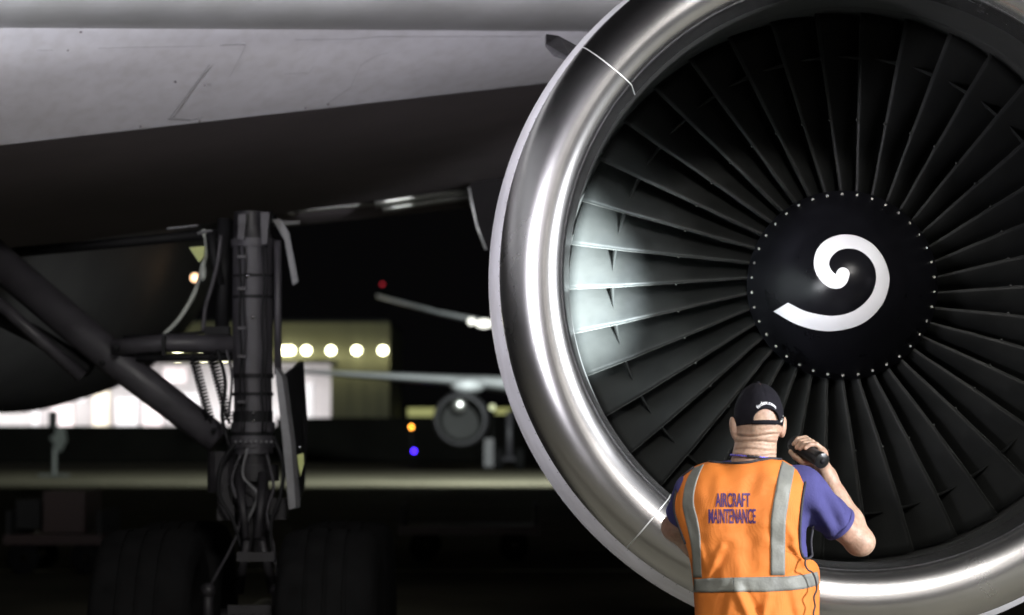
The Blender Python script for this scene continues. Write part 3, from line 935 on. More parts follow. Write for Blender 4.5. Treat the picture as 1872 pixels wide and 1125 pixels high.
# ---- blast wall in front of the hangar
zb = Q(0, 779, 180).z
bw = MB().box((-52, 180, zb / 2), (90, .6, zb)).build('blast_wall', M['black_wall'])
tag(bw, 'long low black blast wall in front of the bright hangar door', 'wall')
zb2 = Q(0, 764, 186).z
bw2 = MB().box((-8.0, 186.5, zb2 / 2), (20, 4, zb2)).build('low_building', M['black_wall'])
tag(bw2, 'low black building right of the hangar door', 'building')
# low lit building behind the far airplane
YB = 230.0
lb = thing('terminal_building', 'dim far building with two lit olive window strips beside the far engine', 'building', (Q(770, 0, YB).x, YB, 0))
a = Q(738, 736, YB); c = Q(980, 790, YB)
MB().box(((a.x + c.x) / 2 + 2, YB + 3, a.z / 2), (c.x - a.x + 8, 6, a.z)).build('wall', M['black_wall'], lb)
wgl = emis('lit_window_strip', (0.55, 0.56, 0.20), 0.55)
for (x0, x1, y0, y1) in ((745, 797, 746, 762), (748, 797, 772, 783), (905, 935, 746, 758), (900, 930, 774, 782)):
    a = Q(x0, y0, YB - .05); c = Q(x1, y1, YB - .05)
    MB().box(((a.x + c.x) / 2, YB - .08, (a.z + c.z) / 2), (c.x - a.x, .1, a.z - c.z)).build('lit_window', wgl, lb)

# ---- far airplane, nose towards us
YF = 128.0
far = thing('far_airplane', 'distant airplane seen head-on behind the big engine, its wing bright', 'airplane', (Q(1090, 0, YF).x, YF, 0))
def A(px, py, dy=0): return Q(px, py, YF + dy)
SF = YF / F
def wingo(name, st, m, parent):
    V = []; n = 16
    for (p, ch, th) in st:
        for k in range(n):
            a = 2 * math.pi * k / n
            V.append(p + Vector((0, ch * (0.5 - 0.5 * math.cos(a)), th * math.sin(a) * (1.0 - 0.4 * (0.5 - 0.5 * math.cos(a))))))
    Fc = [(j * n + k, j * n + (k + 1) % n, (j + 1) * n + (k + 1) % n, (j + 1) * n + k) for j in range(len(st) - 1) for k in range(n)]
    return obj(name, V, Fc + [tuple(range(n))[::-1], tuple((len(st) - 1) * n + k for k in range(n))], m, parent, True)
fw = wingo('wing', [(A(512, 676, 12), 2.5, .10), (A(640, 684, 8), 3.2, .2), (A(850, 696, 1.5), 5, .38), (A(960, 705, -2), 7, .62), (A(1080, 715, -5), 9, .8)], M['far_white'], far)
wingo('wing', [(A(1080, 715, -5), 9, .8), (A(1230, 700, -2), 7, .5), (A(1600, 676, 12), 2.5, .1)], M['far_white'], far)
wingo('tailplane', [(A(688, 540, 26), 2.2, .10), (A(800, 570, 22), 3.2, .16), (A(905, 592, 20), 4.2, .28), (A(1080, 620, 18), 5, .3)], M['far_white'], far)
MB().ball(A(885, 592, 18), (.5, .6, .25), 12).ball(A(862, 588, 18), (.22, .4, .2), 12).build('tail_lit_spot', emis('tail_floodlit_spot', (1, 1, .9), 2.5), far, True)  # glowing blobs stand in for the floodlit spot on the tailplane
V = []; n = 32
for (s, r) in ((-22, .2), (-21, 1.1), (-19, 2.0), (-15, 2.8), (20, 2.8), (32, 1.2), (36, .3)):
    c = A(1090, 690) + Vector((0, s, 0))
    for k in range(n):
        a = 2 * math.pi * k / n; V.append(c + Vector((r * math.cos(a), 0, r * math.sin(a))))
obj('fuselage', V, [(j * n + k, j * n + (k + 1) % n, (j + 1) * n + (k + 1) % n, (j + 1) * n + k) for j in range(6) for k in range(n)], M['far_white'], far, True)
for k in range(4):
    a = R(58 + 21.5 * k)
    p = A(1090, 690) + Vector((1.75 * math.cos(a), -19.3, 1.75 * math.sin(a)))
    MB().box(p, (.62, .5, .42), Matrix.Rotation(-(a - R(90)), 3, 'Y')).build('windshield_pane', M['spinner'], far)
ec = A(843, 768, -4)
T = Matrix.Translation(ec)
fe = MB().lathe([(0.2, 0.98), (-1.0, 1.02), (-1.35, 1.12), (-1.45, 1.2), (-1.35, 1.28), (-0.9, 1.38), (0.3, 1.46), (2.5, 1.3), (3.2, 1.0)], 48).build('engine_nacelle', M['far_dark'], far, True, T)
MB().lathe([(-1.0, 1.03), (-1.35, 1.13), (-1.455, 1.205), (-1.35, 1.29), (-0.95, 1.385)], 48).build('engine_lip', M['gear'], fe, True, T)
MB().lathe([(0.1, 0.0), (0.1, 1.0)], 32).build('engine_fan', M['far_dark'], fe, True, T)
MB().ball(ec + Vector((-.08, -.6, .75)), (.42, .25, .4), 12).build('inlet_reflection_blob', M['far_metal'], fe, True)  # metal blob modelled as the bright reflection inside the far inlet
MB().prism([A(835, 725, -2), A(855, 725, -2), A(862, 702, -2), A(838, 702, -2)], (0, 4, 0)).build('engine_pylon', M['far_white'], far)
MB().ball(A(855, 706, -3), (.9, 1.6, .45), 16).build('pylon_fairing', M['far_white'], far, True)
for px in (912, 950):
    p = Q(px, 826, YF + 2)
    Wm = Matrix.Translation((p.x, YF + 2, 0.6)) @ Matrix.Rotation(R(90), 4, 'Z')
    MB().lathe([(-.22, .25), (-.24, .5), (-.18, .6), (.18, .6), (.24, .5), (.22, .25)], 24).build('wheel', M['rubber'], far, True, Wm)
p = Q(931, 790, YF + 2)
MB().tube([(p.x, YF + 2, .5), (p.x, YF + 2, 3.2)], .16, 12).tube([(p.x - .6, YF + 2, .6), (p.x + .6, YF + 2, .6)], .12, 10).build('gear_leg', M['gear'], far, True)
a = Q(897, 830, YF + 1)
MB().box((a.x - .1, YF + 1, .95), (.5, .2, 1.5)).build('gear_door', M['gear'], far)

# ---- small lamps
def lamp_post(name, label, px, py, Y, col, s, rad, cat='light', h=None):
    p = Q(px, py, Y)
    t = thing(name, label, cat, (p.x, Y, 0))
    MB().ball(p, rad, 12).build('lamp_glass', emis(name + '_glow', col, s), t, True)
    MB().tube([(p.x, Y + .02, 0), (p.x, Y + .02, max(p.z - rad * 1.02, .05))], max(.03, rad * .35), 8).build('post', M['far_dark'], t, True)
lamp_post('obstruction_light', 'dim red obstruction light on a tall thin mast in the night sky', 699, 520, 260, (1, .05, .08), 1.0, .14)
lamp_post('amber_light', 'round amber lamp left of the far engine', 752, 781, 150, (1, .36, .04), 14, .10)
lamp_post('taxiway_light', 'small blue taxiway edge light low over the apron', 757, 825, 150, (.06, .02, 1), 15, .10)
lamp_post('apron_lamp', 'pale greenish lamp right of the far engine', 900, 745, 160, (.6, .65, .4), 1.6, .2)

# ---- ground equipment
YE = 105.0
def E_(px, py): return Q(px, py, YE)
eq = thing('work_stand', 'small grey post stand left of the landing gear before the bright hangar', 'work stand', (E_(105, 0).x, YE, 0))
MB().box((E_(105, 0).x, YE, (E_(0, 752).z + E_(0, 780).z) / 2), (.35, .3, E_(0, 752).z - E_(0, 780).z)).build('head', M['far_dark'], eq)
MB().prism([E_(100, 780), E_(116, 780), E_(120, 806), E_(110, 826), E_(104, 826), E_(96, 806), E_(90, 802), E_(102, 792)], (0, .3, 0)).build('body', M['frame_grey'], eq)
MB().tube([(E_(107, 0).x, YE + .1, 0), (E_(107, 0).x, YE + .1, 1.3)], .1, 8).box((E_(107, 0).x, YE + .1, .1), (1.2, .8, .1)).build('base', M['frame_grey'], eq)
def dolly(name, label, x0, x1, Y, m):
    a = Q(x0, 0, Y).x; b_ = Q(x1, 0, Y).x; c = (a + b_) / 2; wd = b_ - a
    t = thing(name, label, 'baggage dolly' if 'dolly' in name else 'tug', (c, Y, 0))
    MB().box((c, Y, .42), (wd, 1.5, .12)).build('deck', m, t)
    for xx in (a + .05, b_ - .05): MB().box((xx, Y, .62), (.06, 1.4, .3)).build('end_rail', M['far_dark'], t)
    for x in (a + wd * .18, b_ - wd * .18):
        for dy in (-.6, .6):
            Wm = Matrix.Translation((x, Y + dy, .2))
            MB().lathe([(-.06, .05), (-.06, .17), (-.04, .2), (.04, .2), (.06, .17), (.06, .05)], 20).build('wheel', M['rubber'], t, True, Wm)
    return t, c, a, b_
dolly('baggage_dolly', 'dark empty baggage dolly standing under the engine lip on the apron', 735, 985, 33, M['red_paint'])
t, c, a, b_ = dolly('baggage_tug', 'dark red tug parked left behind the landing gear wheels', 40, 215, 30, M['red_paint'])
MB().box((c + .1, 30, .75), (.5, 1.2, .5)).build('hood', M['red_paint'], t)
MB().box((c - .35, 30, .72), (.3, 1.0, .35)).build('seat', M['far_dark'], t)

# ================================================================ PERSON
YP = 8.2
S1 = YP / F
def P(px, py, dy=0.0): return Q(px, py, YP + dy)
person = thing('person', 'man from behind in black cap and orange safety vest, raising a flashlight at the fan', 'person', (P(1385, 900).x, YP, 0))

bd = SDF(0.022)
# head
hc = P(1387, 763, 0.01)
bd.ball(hc + Vector((0, 0, 0.02)), (.074, .095, .095), 28)
bd.ball(hc + Vector((0, -0.015, -0.02)), (.071, .078, .078), 28)
bd.ball(hc + Vector((-.012, 0.045, -0.06)), (.055, .06, .065), 20)       # jaw
bd.cone(hc + Vector((-.018, .10, .0)), hc + Vector((-.022, .115, -.03)), .010, .014, k=.008)  # nose
bd.ball(hc + Vector((-.020, .098, -.065)), (.024, .012, .010), 12, k=.006)   # lips
bd.ball(hc + Vector((-.018, .085, .02)), (.05, .02, .010), 12)        # brow
for (ex_, tilt) in ((1342, 12), (1430, -12)):
    e = P(ex_, 781, 0.015)
    bd.ball(e + Vector(((-.004 if tilt > 0 else .004), 0, 0)), (.0105, .022, .036), 16, Matrix.Rotation(R(tilt), 4, 'Z') @ Matrix.Rotation(R(-tilt * .5), 4, 'Y'), k=.006)
    bd.ball(e + Vector((0, .006, -.02)), (.008, .012, .014), 12, k=.006)
# neck and torso
bd.cone(P(1377, 850, .02), P(1384, 792, .015), .077, .068, 28)
bd.cone(P(1320, 892, .03), P(1440, 892, .03), .055, .055)
bd.cone(P(1376, 862, .03), P(1310, 888, .03), .055, .045)
bd.cone(P(1378, 862, .03), P(1440, 888, .03), .055, .045)
for (px, py_, rx, ry) in ((1365, 920, .175, .095), (1367, 970, .172, .10), (1372, 1030, .165, .10), (1380, 1090, .165, .10), (1382, 1150, .17, .105)):
    bd.ball(P(px, py_, .03), (rx, ry, .10), 24)
# right arm, raised
sh = P(1466, 898, .02); el = P(1571, 990, .13); wr = P(1514, 872, .17)
bd.cone(P(1440, 885, .02), sh, .05, .058)
bd.cone(sh, el, .056, .046, 20)
bd.ball(el + Vector((.004, -.01, -.003)), (.046, .046, .042), 20)
fm = el.lerp(wr, .30)
bd.cone(el, fm, .043, .046, 20)
bd.cone(fm, wr, .046, .027, 20)
# left arm, hand on the front of the hip
shl = P(1268, 898, .02); ell = P(1236, 965, .24); wrl = P(1318, 1060, .30)
bd.cone(shl, ell, .054, .042, 20); bd.cone(ell, wrl, .042, .028, 20)
bd.ball(ell + Vector((-.004, -.01, 0)), (.044, .04, .04), 16)
hl = P(1345, 1072, .27)
bd.cone(wrl, hl, .03, .034)
for k in range(4):
    b0 = hl + Vector((.02, -.004 * k, .02 - .018 * k)); b1 = b0 + Vector((.04, -.02, -.012)); b2 = b1 + Vector((.022, -.03, -.008))
    bd.cone(b0, b1, .0095, .009, 10, k=.004); bd.cone(b1, b2, .009, .0075, 10, k=.004)
bd.cone(hl + Vector((0, -.01, .02)), hl + Vector((.035, -.04, .045)), .012, .009, 10)
# flashlight axis
ta = P(1503, 843, .045)                          # tail, towards the camera
tgt = Q(1015, 545, 10.3)
td = (tgt - ta).normalized()
beam = td.copy()
td = Vector((-.38, .875, .30)).normalized()
# flatten a little more across the view so that it matches the held tilt
side = td.cross(Vector((0, 0, 1))).normalized()      # to the right
upv = side.cross(td).normalized()
# right hand wraps the torch from the right side
pc = ta + td * 0.075 + side * 0.036 - upv * 0.012
bd.cone(wr, ta + td * .08 + side * .038 - upv * .026, .027, .028, 16)
bd.cone(ta + td * .065 + side * .037 - upv * .012, ta + td * .145 + side * .037 - upv * .004, .021, .019, 16)
bd.cone(ta + td * .07 + side * .038 + upv * .010, ta + td * .145 + side * .036 + upv * .012, .016, .015, 16)
RT = 0.0265
def ringpt(s, ang, r): return ta + td * s + (side * math.cos(ang) + upv * math.sin(ang)) * r
for k, (s, ln) in enumerate(((.072, .86), (.095, 1.0), (.118, 1.05), (.142, .98))):
    a0 = R(25); rr = .0105 - .0008 * (k == 0)
    pts = [ringpt(s, a0, RT + .016), ringpt(s + .004, R(25 + 50 * ln), RT + .011), ringpt(s + .006, R(25 + 95 * ln), RT + .009), ringpt(s + .006, R(25 + 135 * ln), RT + .007)]
    for i in range(3): bd.cone(pts[i], pts[i + 1], rr - .0008 * i, rr - .0008 * (i + 1), 12, k=.004)
# thumb underneath along the left
tp = [ringpt(.075, R(-60), RT + .014), ringpt(.105, R(-100), RT + .013), ringpt(.140, R(-130), RT + .010), ringpt(.165, R(-145), RT + .008)]
for i in range(3): bd.cone(tp[i], tp[i + 1], .0145 - .0018 * i, .0145 - .0018 * (i + 1), 12, k=.006)
# hips and legs
bd.cone(P(1360, 1185, .02), P(1406, 1185, .02), .10, .10)
hipz = P(1385, 1185).z
xc = P(1385, 1185).x
for sx in (-1, 1):
    h = Vector((xc + sx * .09, YP + .02, hipz - .03)); kn = Vector((xc + sx * .12, YP + .03, .50)); an = Vector((xc + sx * .13, YP, .09))
    bd.cone(h, kn, .088, .058, 18); bd.cone(kn, an, .056, .038, 18)
    bd.cone(an + Vector((0, 0, -.04)), an + Vector((sx * .02, .17, -.055)), .038, .03, 14)
body = bd.build('body', M['skin'], person, 0.0042)
# nape folds
folds = [P(0, y).z for y in (797.5, 809.5, 822.5, 833)]
ncx = P(1384, 800).x; ncy = YP + .015
BN = [v.normal.copy() for v in body.data.vertices]
for v in body.data.vertices:
    p = v.co
    if abs(p.x - ncx) < .085 and p.y < ncy and folds[-1] - .02 < p.z < folds[0] + .02:
        q = max(0.0, min(1.0, (ncy - p.y) / .05))
        xx = (p.x - ncx)
        d = 0
        for k, fz in enumerate(folds):
            e = p.z - fz - .004 * math.sin(xx * 38 + k * 1.7) + (xx * xx) * (-.9 if k < 2 else .4)
            d += -0.0058 * (1 + .5 * noise.noise(p * 40)) * math.exp(-(e / .0030) ** 2) + .0028 * math.exp(-((e - .0085) / .006) ** 2)
        d *= q
        n_ = Vector((p.x - ncx, p.y - ncy, 0)).normalized()
        v.co = p + n_ * d
    # thin skin-level unevenness of the arms
    elif p.z < folds[-1]:
        v.co = p + BN[v.index] * 0.0012 * noise.noise(p * 26)
body.data.update()
for sx in (-1, 1):
    MB().ball(hc + Vector((-.016 + sx * .028, .088, .0)), .011, 12).build('eye', M['eye'], body, True)

# trousers and shoes
tr = SDF(0.03)
tr.cone(P(1356, 1190, .02), P(1409, 1190, .02), .112, .112)
for sx in (-1, 1):
    h = Vector((xc + sx * .08, YP + .02, hipz - .05)); kn = Vector((xc + sx * .12, YP + .03, .50)); an = Vector((xc + sx * .13, YP, .12))
    tr.cone(h, kn, .098, .085, 18); tr.cone(kn, an, .084, .075, 18)
tro = tr.build('trousers', M['trousers'], person, 0.01)
for sx in (-1, 1):
    an = Vector((xc + sx * .13, YP, .06))
    MB().cone(an + Vector((0, -.03, -.01)), an + Vector((sx * .025, .20, -.018)), .05, .04, 18).build('shoe', M['piping'], person, True)

# ---- purple polo shirt
st = SDF(0.03)
for (px, py_, rx, ry) in ((1372, 905, .185, .102), (1366, 950, .186, .107), (1370, 1000, .180, .110), (1378, 1060, .178, .112), (1381, 1120, .172, .108), (1383, 1160, .160, .098)):
    st.ball(P(px, py_, .03), (rx, ry, .10), 28)
st.cone(P(1372, 876, .03), P(1300, 882, .03), .068, .066, 20)
st.cone(P(1378, 876, .03), P(1455, 886, .03), .068, .064, 20)
sl = sh.lerp(el, .66)
st.cone(P(1440, 892, .02), sh, .062, .071, 24)
st.cone(P(1444, 915, .02), P(1449, 1012, .02), .056, .054, 24)
st.cone(sh, sl, .071, .064, 24)
sll = shl.lerp(ell, .62)
st.cone(shl, sll, .066, .056, 24)
shirt = st.build('polo_shirt', M['shirt'], person, 0.005)
# hollow out the round sleeve end and add cloth folds
axr = (el - sh).normalized(); axl = (ell - shl).normalized()
BN = [v.normal.copy() for v in shirt.data.vertices]
for v in shirt.data.vertices:
    p = v.co
    d = 0.0045 * noise.noise(p * 11) + 0.002 * noise.noise(p * 30)
    # radiating folds from the armpit on the raised sleeve
    q = (p - sh); t = q.dot(axr)
    if q.length < .28 and t > -.02:
        rad = q - axr * t
        ang = math.atan2(rad.dot(upv), rad.dot(axr.cross(upv)))
        d += 0.0075 * math.sin(ang * 5 + t * 34 + 2.2 * noise.noise(p * 9)) * max(0, min(1, (t + .02) / .06)) * max(0, min(1, (.19 - t) / .05))
    v.co = p + BN[v.index] * d
    if t > (sl - sh).length - .004 and q.length < .35: v.co = v.co - axr * max(0, (v.co - sh).dot(axr) - (sl - sh).length) 
    t2 = (v.co - shl).dot(axl)
    if t2 > (sll - shl).length and (v.co - sll).length < .09: v.co = v.co - axl * (t2 - (sll - shl).length)
shirt.data.update()
# hem band of the raised sleeve
def hem(c, axis, r, name):
    a = axis.orthogonal().normalized(); b = axis.cross(a)
    m = MB(); V = []
    n = 40
    for (t, rr) in ((-.016, r + .0015), (-.015, r + .0035), (0, r + .0035), (.002, r), (0, r - .010), (-.01, r - .012)):
        for k in range(n):
            an = 2 * math.pi * k / n
            wv = 1 + .03 * math.sin(3 * an + 1)
            V.append(c + axis * t + (a * math.cos(an) + b * math.sin(an)) * rr * wv)
    Fc = [(j * n + k, j * n + (k + 1) % n, (j + 1) * n + (k + 1) % n, (j + 1) * n + k) for j in range(5) for k in range(n)]
    return obj(name, V, Fc, M['shirt'], shirt, True)
hem(sl + axr * .002, axr, .0625, 'sleeve_hem')
hem(sll + axl * .002, axl, .054, 'sleeve_hem')
# shirt collar standing behind the neck
V = []; n = 40
for j, (dz, rr) in enumerate(((0, .094), (.016, .086), (.020, .083), (.014, .080))):
    for k in range(n):
        a = 2 * math.pi * k / n
        V.append(P(1370, 866, .022) + Vector((rr * 1.02 * math.cos(a), rr * math.sin(a), dz - .004 + .006 * math.sin(a))))
obj('collar', V, [(j * n + k, j * n + (k + 1) % n, (j + 1) * n + (k + 1) % n, (j + 1) * n + k) for j in range(3) for k in range(n)], M['shirt'], shirt, True)

# ---- orange vest : a Coons patch traced round the real outline, with depth
topc = spline([(1238, 892, 0), (1247, 872, 0), (1266, 855, 0), (1297, 844, 0), (1340, 845.5, 0), (1386, 842, 0), (1410, 838.5, 0), (1428, 840, 0), (1450, 852, 0), (1475, 866, 0)], 8)
leftc = spline([(1276, 1250, 0), (1271, 1150, 0), (1269.5, 1110, 0), (1267, 1070, 0), (1263, 1036, 0), (1256, 1003, 0), (1243, 968, 0), (1234, 940, 0), (1232, 918, 0), (1238, 892, 0)], 8)
rightc = spline([(1500, 1250, 0), (1498, 1150, 0), (1498, 1110, 0), (1499, 1060, 0), (1496, 1036, 0), (1484, 1023, 0), (1469, 1019, 0), (1463, 1000, 0), (1463, 960, 0), (1467, 915, 0), (1475, 866, 0)], 8)
def ev(c, t):
    t = max(0, min(1, t)) * (len(c) - 1); i = min(int(t), len(c) - 2); return c[i].lerp(c[i + 1], t - i)
# reparametrise the side curves by height so that rows stay level
def by_y(c, t, ya, yb):
    y = ya + (yb - ya) * t
    for a, b in zip(c, c[1:]):
        if (a.y - y) * (b.y - y) <= 0 and abs(a.y - b.y) > 1e-6:
            return a.lerp(b, (y - a.y) / (b.y - a.y))
    return c[-1] if abs(c[-1].y - y) < abs(c[0].y - y) else c[0]
def coons(u, v):
    L_ = by_y(leftc, v, 1250, 892); R_ = by_y(rightc, v, 1250, 866); T_ = ev(topc, u)
    B_ = Vector((1276 + (1500 - 1276) * u, 1250, 0))
    c00, c10, c01, c11 = Vector((1276, 1250, 0)), Vector((1500, 1250, 0)), topc[0], topc[-1]
    return (L_ * (1 - u) + R_ * u) + (B_ * (1 - v) + T_ * v) - ((c00 * (1 - u) + c10 * u) * (1 - v) + (c01 * (1 - u) + c11 * u) * v)
CREASES = [((1330, 1000), (1300, 1065), 9, -.006), ((1345, 1075), (1372, 1135), 8, .008), ((1360, 1070), (1395, 1140), 7, -.007), ((1405, 1090), (1385, 1160), 9, .007),
           ((1290, 1060), (1320, 1000), 6, .006), ((1415, 985), (1455, 1015), 8, -.006), ((1440, 960), (1462, 1010), 7, .006), ((1252, 930), (1275, 990), 6, -.006),
           ((1275, 985), (1290, 1040), 6, .007), ((1448, 1000), (1485, 1045), 6, .007), ((1300, 880), (1285, 960), 10, -.004), ((1420, 1060), (1490, 1030), 5, -.004),
           ((1400, 860), (1440, 900), 10, .004), ((1325, 1085), (1310, 1150), 8, -.007), ((1440, 1085), (1455, 1150), 9, -.007), ((1385, 860), (1375, 900), 14, -.003)]
def vest_depth(px, py, back=True):
    cx = 1368 + (py - 900) * .075; cx = min(cx, 1384)
    hw = lerp_list([(840, 150), (900, 148), (1000, 130), (1040, 119), (1060, 116.5), (1250, 114)], py)
    e = min(abs((px - cx) / hw), 1)
    thick = lerp_list([(840, .135), (900, .145), (960, .158), (1060, .152), (1250, .150)], py)
    d = thick * (1 - e ** 2.3) ** .5
    top = ev(topc, 0)
    # top outline height at this px
    ty = 892
    for a, b in zip(topc, topc[1:]):
        if (a.x - px) * (b.x - px) <= 0 and abs(a.x - b.x) > 1e-6: ty = a.y + (b.y - a.y) * (px - a.x) / (b.x - a.x); break
    k = max(0, min(1, (py - ty) / 62.0))
    rnd = (1 - (1 - k) ** 2) ** .5
    base = .12 + .58 * math.exp(-((px - 1377) / 46.0) ** 4)
    d = d * (base + (1 - base) * rnd)
    if back:
        w_ = noise.noise(Vector((px * .018, py * .012, 1.3))) * .010 + noise.noise(Vector((px * .05, py * .028, 4.1))) * .0042 + noise.noise(Vector((px * .02 + py * .06, py * .02 - px * .03, 8.1))) * .003
        for (a, b, wd, amp) in CREASES:
            A_ = Vector((a[0], a[1])); B2 = Vector((b[0], b[1])); D_ = B2 - A_
            t = max(0, min(1, (Vector((px, py)) - A_).dot(D_) / D_.length_squared))
            dist = (Vector((px, py)) - (A_ + D_ * t)).length
            w_ += 1.5 * amp * math.exp(-(dist / wd) ** 2) * (.4 + .6 * math.sin(math.pi * (.15 + .7 * t)))
        d += w_ * rnd * (1 - e ** 6)
        # shoulder blades
        d += .010 * math.exp(-((px - 1310) / 34) ** 2 - ((py - 925) / 45) ** 2) + .010 * math.exp(-((px - 1430) / 34) ** 2 - ((py - 925) / 45) ** 2)
        d -= .010 * math.exp(-((px - 1368) / 16) ** 2 - ((py - 960) / 90) ** 2)
    return (-d if back else d) + .03
def vs(px, py, lift=0.0, back=True):
    dd = vest_depth(px, py, back)
    return P(px, py, dd - lift)
nu, nv = 90, 110
V = []
for j in range(nv):
    for i in range(nu):
        c = coons(i / (nu - 1), j / (nv - 1)); V.append(vs(c.x, c.y))
k0 = len(V)
for j in range(nv):
    for i in range(nu):
        c = coons(i / (nu - 1), j / (nv - 1)); V.append(vs(c.x, c.y, back=False))
Fc = grid_faces(nu, nv) + [tuple(q + k0 for q in f[::-1]) for f in grid_faces(nu, nv)]
vest = obj('safety_vest', V, Fc, M['hiviz'], person, True)
import bmesh
bm = bmesh.new(); bm.from_mesh(vest.data)
bmesh.ops.remove_doubles(bm, verts=bm.verts, dist=.0006)
bm.to_mesh(vest.data); bm.free()
vest.data.polygons.foreach_set('use_smooth', [True] * len(vest.data.polygons))
vest.data.update()

def strip(name, path, m, nacross=7, lift=.0035, sub=6):
    """path = [(xa, ya, xb, yb)] left and right edge of the tape down the vest"""
    rows = spline([Vector(p) for p in path], sub)
    V = []; n = nacross
    for r in rows:
        for k in range(n):
            t = k / (n - 1); V.append(vs(r[0] + (r[2] - r[0]) * t, r[1] + (r[3] - r[1]) * t, lift))
    # turn the rim down so that the tape has an edge
    nr = len(rows)
    k0 = len(V); ring = [i for i in range(n)] + [j * n + n - 1 for j in range(1, nr)] + [(nr - 1) * n + i for i in range(n - 2, -1, -1)] + [j * n for j in range(nr - 2, 0, -1)]
    for i in ring: V.append(V[i] + Vector((0, lift - .0005, 0)))
    f = grid_faces(n, nr, True)
    q = len(ring)
    f += [(ring[i], ring[(i + 1) % q], k0 + (i + 1) % q, k0 + i) for i in range(q)]
    return obj(name, V, f, m, vest, True)
strip('reflective_tape', [(1268, 855.5, 1287, 849), (1256, 876, 1277, 872), (1249.5, 901, 1269.5, 900), (1248, 925, 1269, 924), (1253, 950, 1275, 948), (1260, 980, 1280, 978), (1265, 1012, 1281, 1012), (1267, 1056, 1283, 1056)], M['reflective'])
strip('reflective_tape', [(1430, 842.5, 1453, 855), (1423, 870, 1450, 873), (1417, 901, 1444.5, 901), (1412, 930, 1440, 930), (1409, 957, 1436.5, 957), (1409, 1000, 1435.5, 1000), (1409, 1052, 1435, 1052)], M['reflective'])
V = []
cols = 60; hp = [(1268, 1059, 1083), (1300, 1057.5, 1083), (1350, 1056, 1082), (1400, 1055, 1082), (1440, 1054, 1080), (1470, 1051, 1077), (1497, 1045, 1070)]
for j in range(6):
    for i in range(cols):
        x = 1268 + (1497.5 - 1268) * i / (cols - 1)
        a = lerp_list([(p[0], p[1]) for p in hp], x); b = lerp_list([(p[0], p[2]) for p in hp], x)
        V.append(vs(x, b + (a - b) * j / 5, .0048))
tp_ = obj('reflective_tape', V, grid_faces(cols, 6), M['reflective'], vest, True)
modded(tp_, [('SOLIDIFY', dict(thickness=.002, offset=-1.0))])
# tape stitch seam across the horizontal band
MB().tube([vs(1341, 1057, .0062), vs(1341, 1082, .0062)], .0009, 6).build('tape_seam', M['frame_grey'], vest, True)
# lettering
def letters(body, x0, x1, ytop, ybot, name):
    V, Fc = text_mesh(body, 1.0, .012)
    # subdivide long faces by simple triangulation refinement
    bm = bmesh.new()
    vs_ = [bm.verts.new(v) for v in V]
    for f in Fc:
        try: bm.faces.new([vs_[i] for i in f])
        except Exception: pass
    xs = [v.x for v in V]; ys = [v.y for v in V]
    for k in range(1, 24):
        xx = min(xs) + (max(xs) - min(xs)) * k / 24
        bmesh.ops.bisect_plane(bm, geom=bm.verts[:] + bm.edges[:] + bm.faces[:], plane_co=(xx, 0, 0), plane_no=(1, 0, 0))
    for k in range(1, 3):
        yy = min(ys) + (max(ys) - min(ys)) * k / 3
        bmesh.ops.bisect_plane(bm, geom=bm.verts[:] + bm.edges[:] + bm.faces[:], plane_co=(0, yy, 0), plane_no=(0, 1, 0))
    bm.verts.index_update()
    V2 = []; base_n = len(bm.verts)
    for shift, lf_ in ((-.045, 0), (0, .0003), (.045, .0006)):
     for v in bm.verts:
        u = (v.co.x - min(xs)) / (max(xs) - min(xs)); t = (v.co.y - min(ys)) / (max(ys) - min(ys))
        V2.append(vs(x0 + (x1 - x0) * u + shift * (x1 - x0) / len(body), ybot + (ytop - ybot) * t, .0022 + lf_))
    F2 = [tuple(v.index + q * base_n for v in f.verts) for q in range(3) for f in bm.faces]
    bm.free()
    return obj(name, V2, F2, M['print'], vest, False)
letters('AIRCRAFT', 1308, 1371, 901.5, 927.5, 'back_lettering')
letters('MAINTENANCE', 1295.5, 1381.5, 930.5, 957.5, 'back_lettering')
# black piping round armholes and neck
def pip(pts, r=.0046, name='piping', lift=.004):
    MB().tube([vs(p[0], p[1], lift) for p in spline([(a, b, 0) for a, b in pts], 6)], r, 8).build(name, M['piping'], vest, True)
pip([(1268, 855), (1247, 872), (1238, 892), (1232, 918), (1234, 940), (1243, 968), (1253, 995)])
pip([(1475, 866), (1467, 915), (1463, 960), (1463, 1000), (1469, 1019), (1478, 1021), (1485, 1016)])
pip([(1297, 844), (1320, 846.5), (1345, 847), (1370, 845), (1386, 842), (1410, 838.5), (1428, 840)])
# front edge of the vest at the right flank, and loose side lacing
MB().tube(spline([P(1485, 1016, .0), P(1483, 990, .02), P(1487, 960, .05), P(1488, 930, .08)], 6), .004, 8).build('piping', M['piping'], vest, True)
MB().tube(spline([P(1473, 1020, -.10), P(1472, 1032, -.105), P(1477, 1042, -.11), P(1485, 1047, -.10), P(1491, 1060, -.085), P(1493, 1078, -.08), P(1488, 1092, -.10), P(1490, 1108, -.095), P(1487, 1122, -.10), P(1490, 1140, -.10), P(1487, 1170, -.10)], 6), .0030, 8).build('side_lace', M['piping'], vest, True)

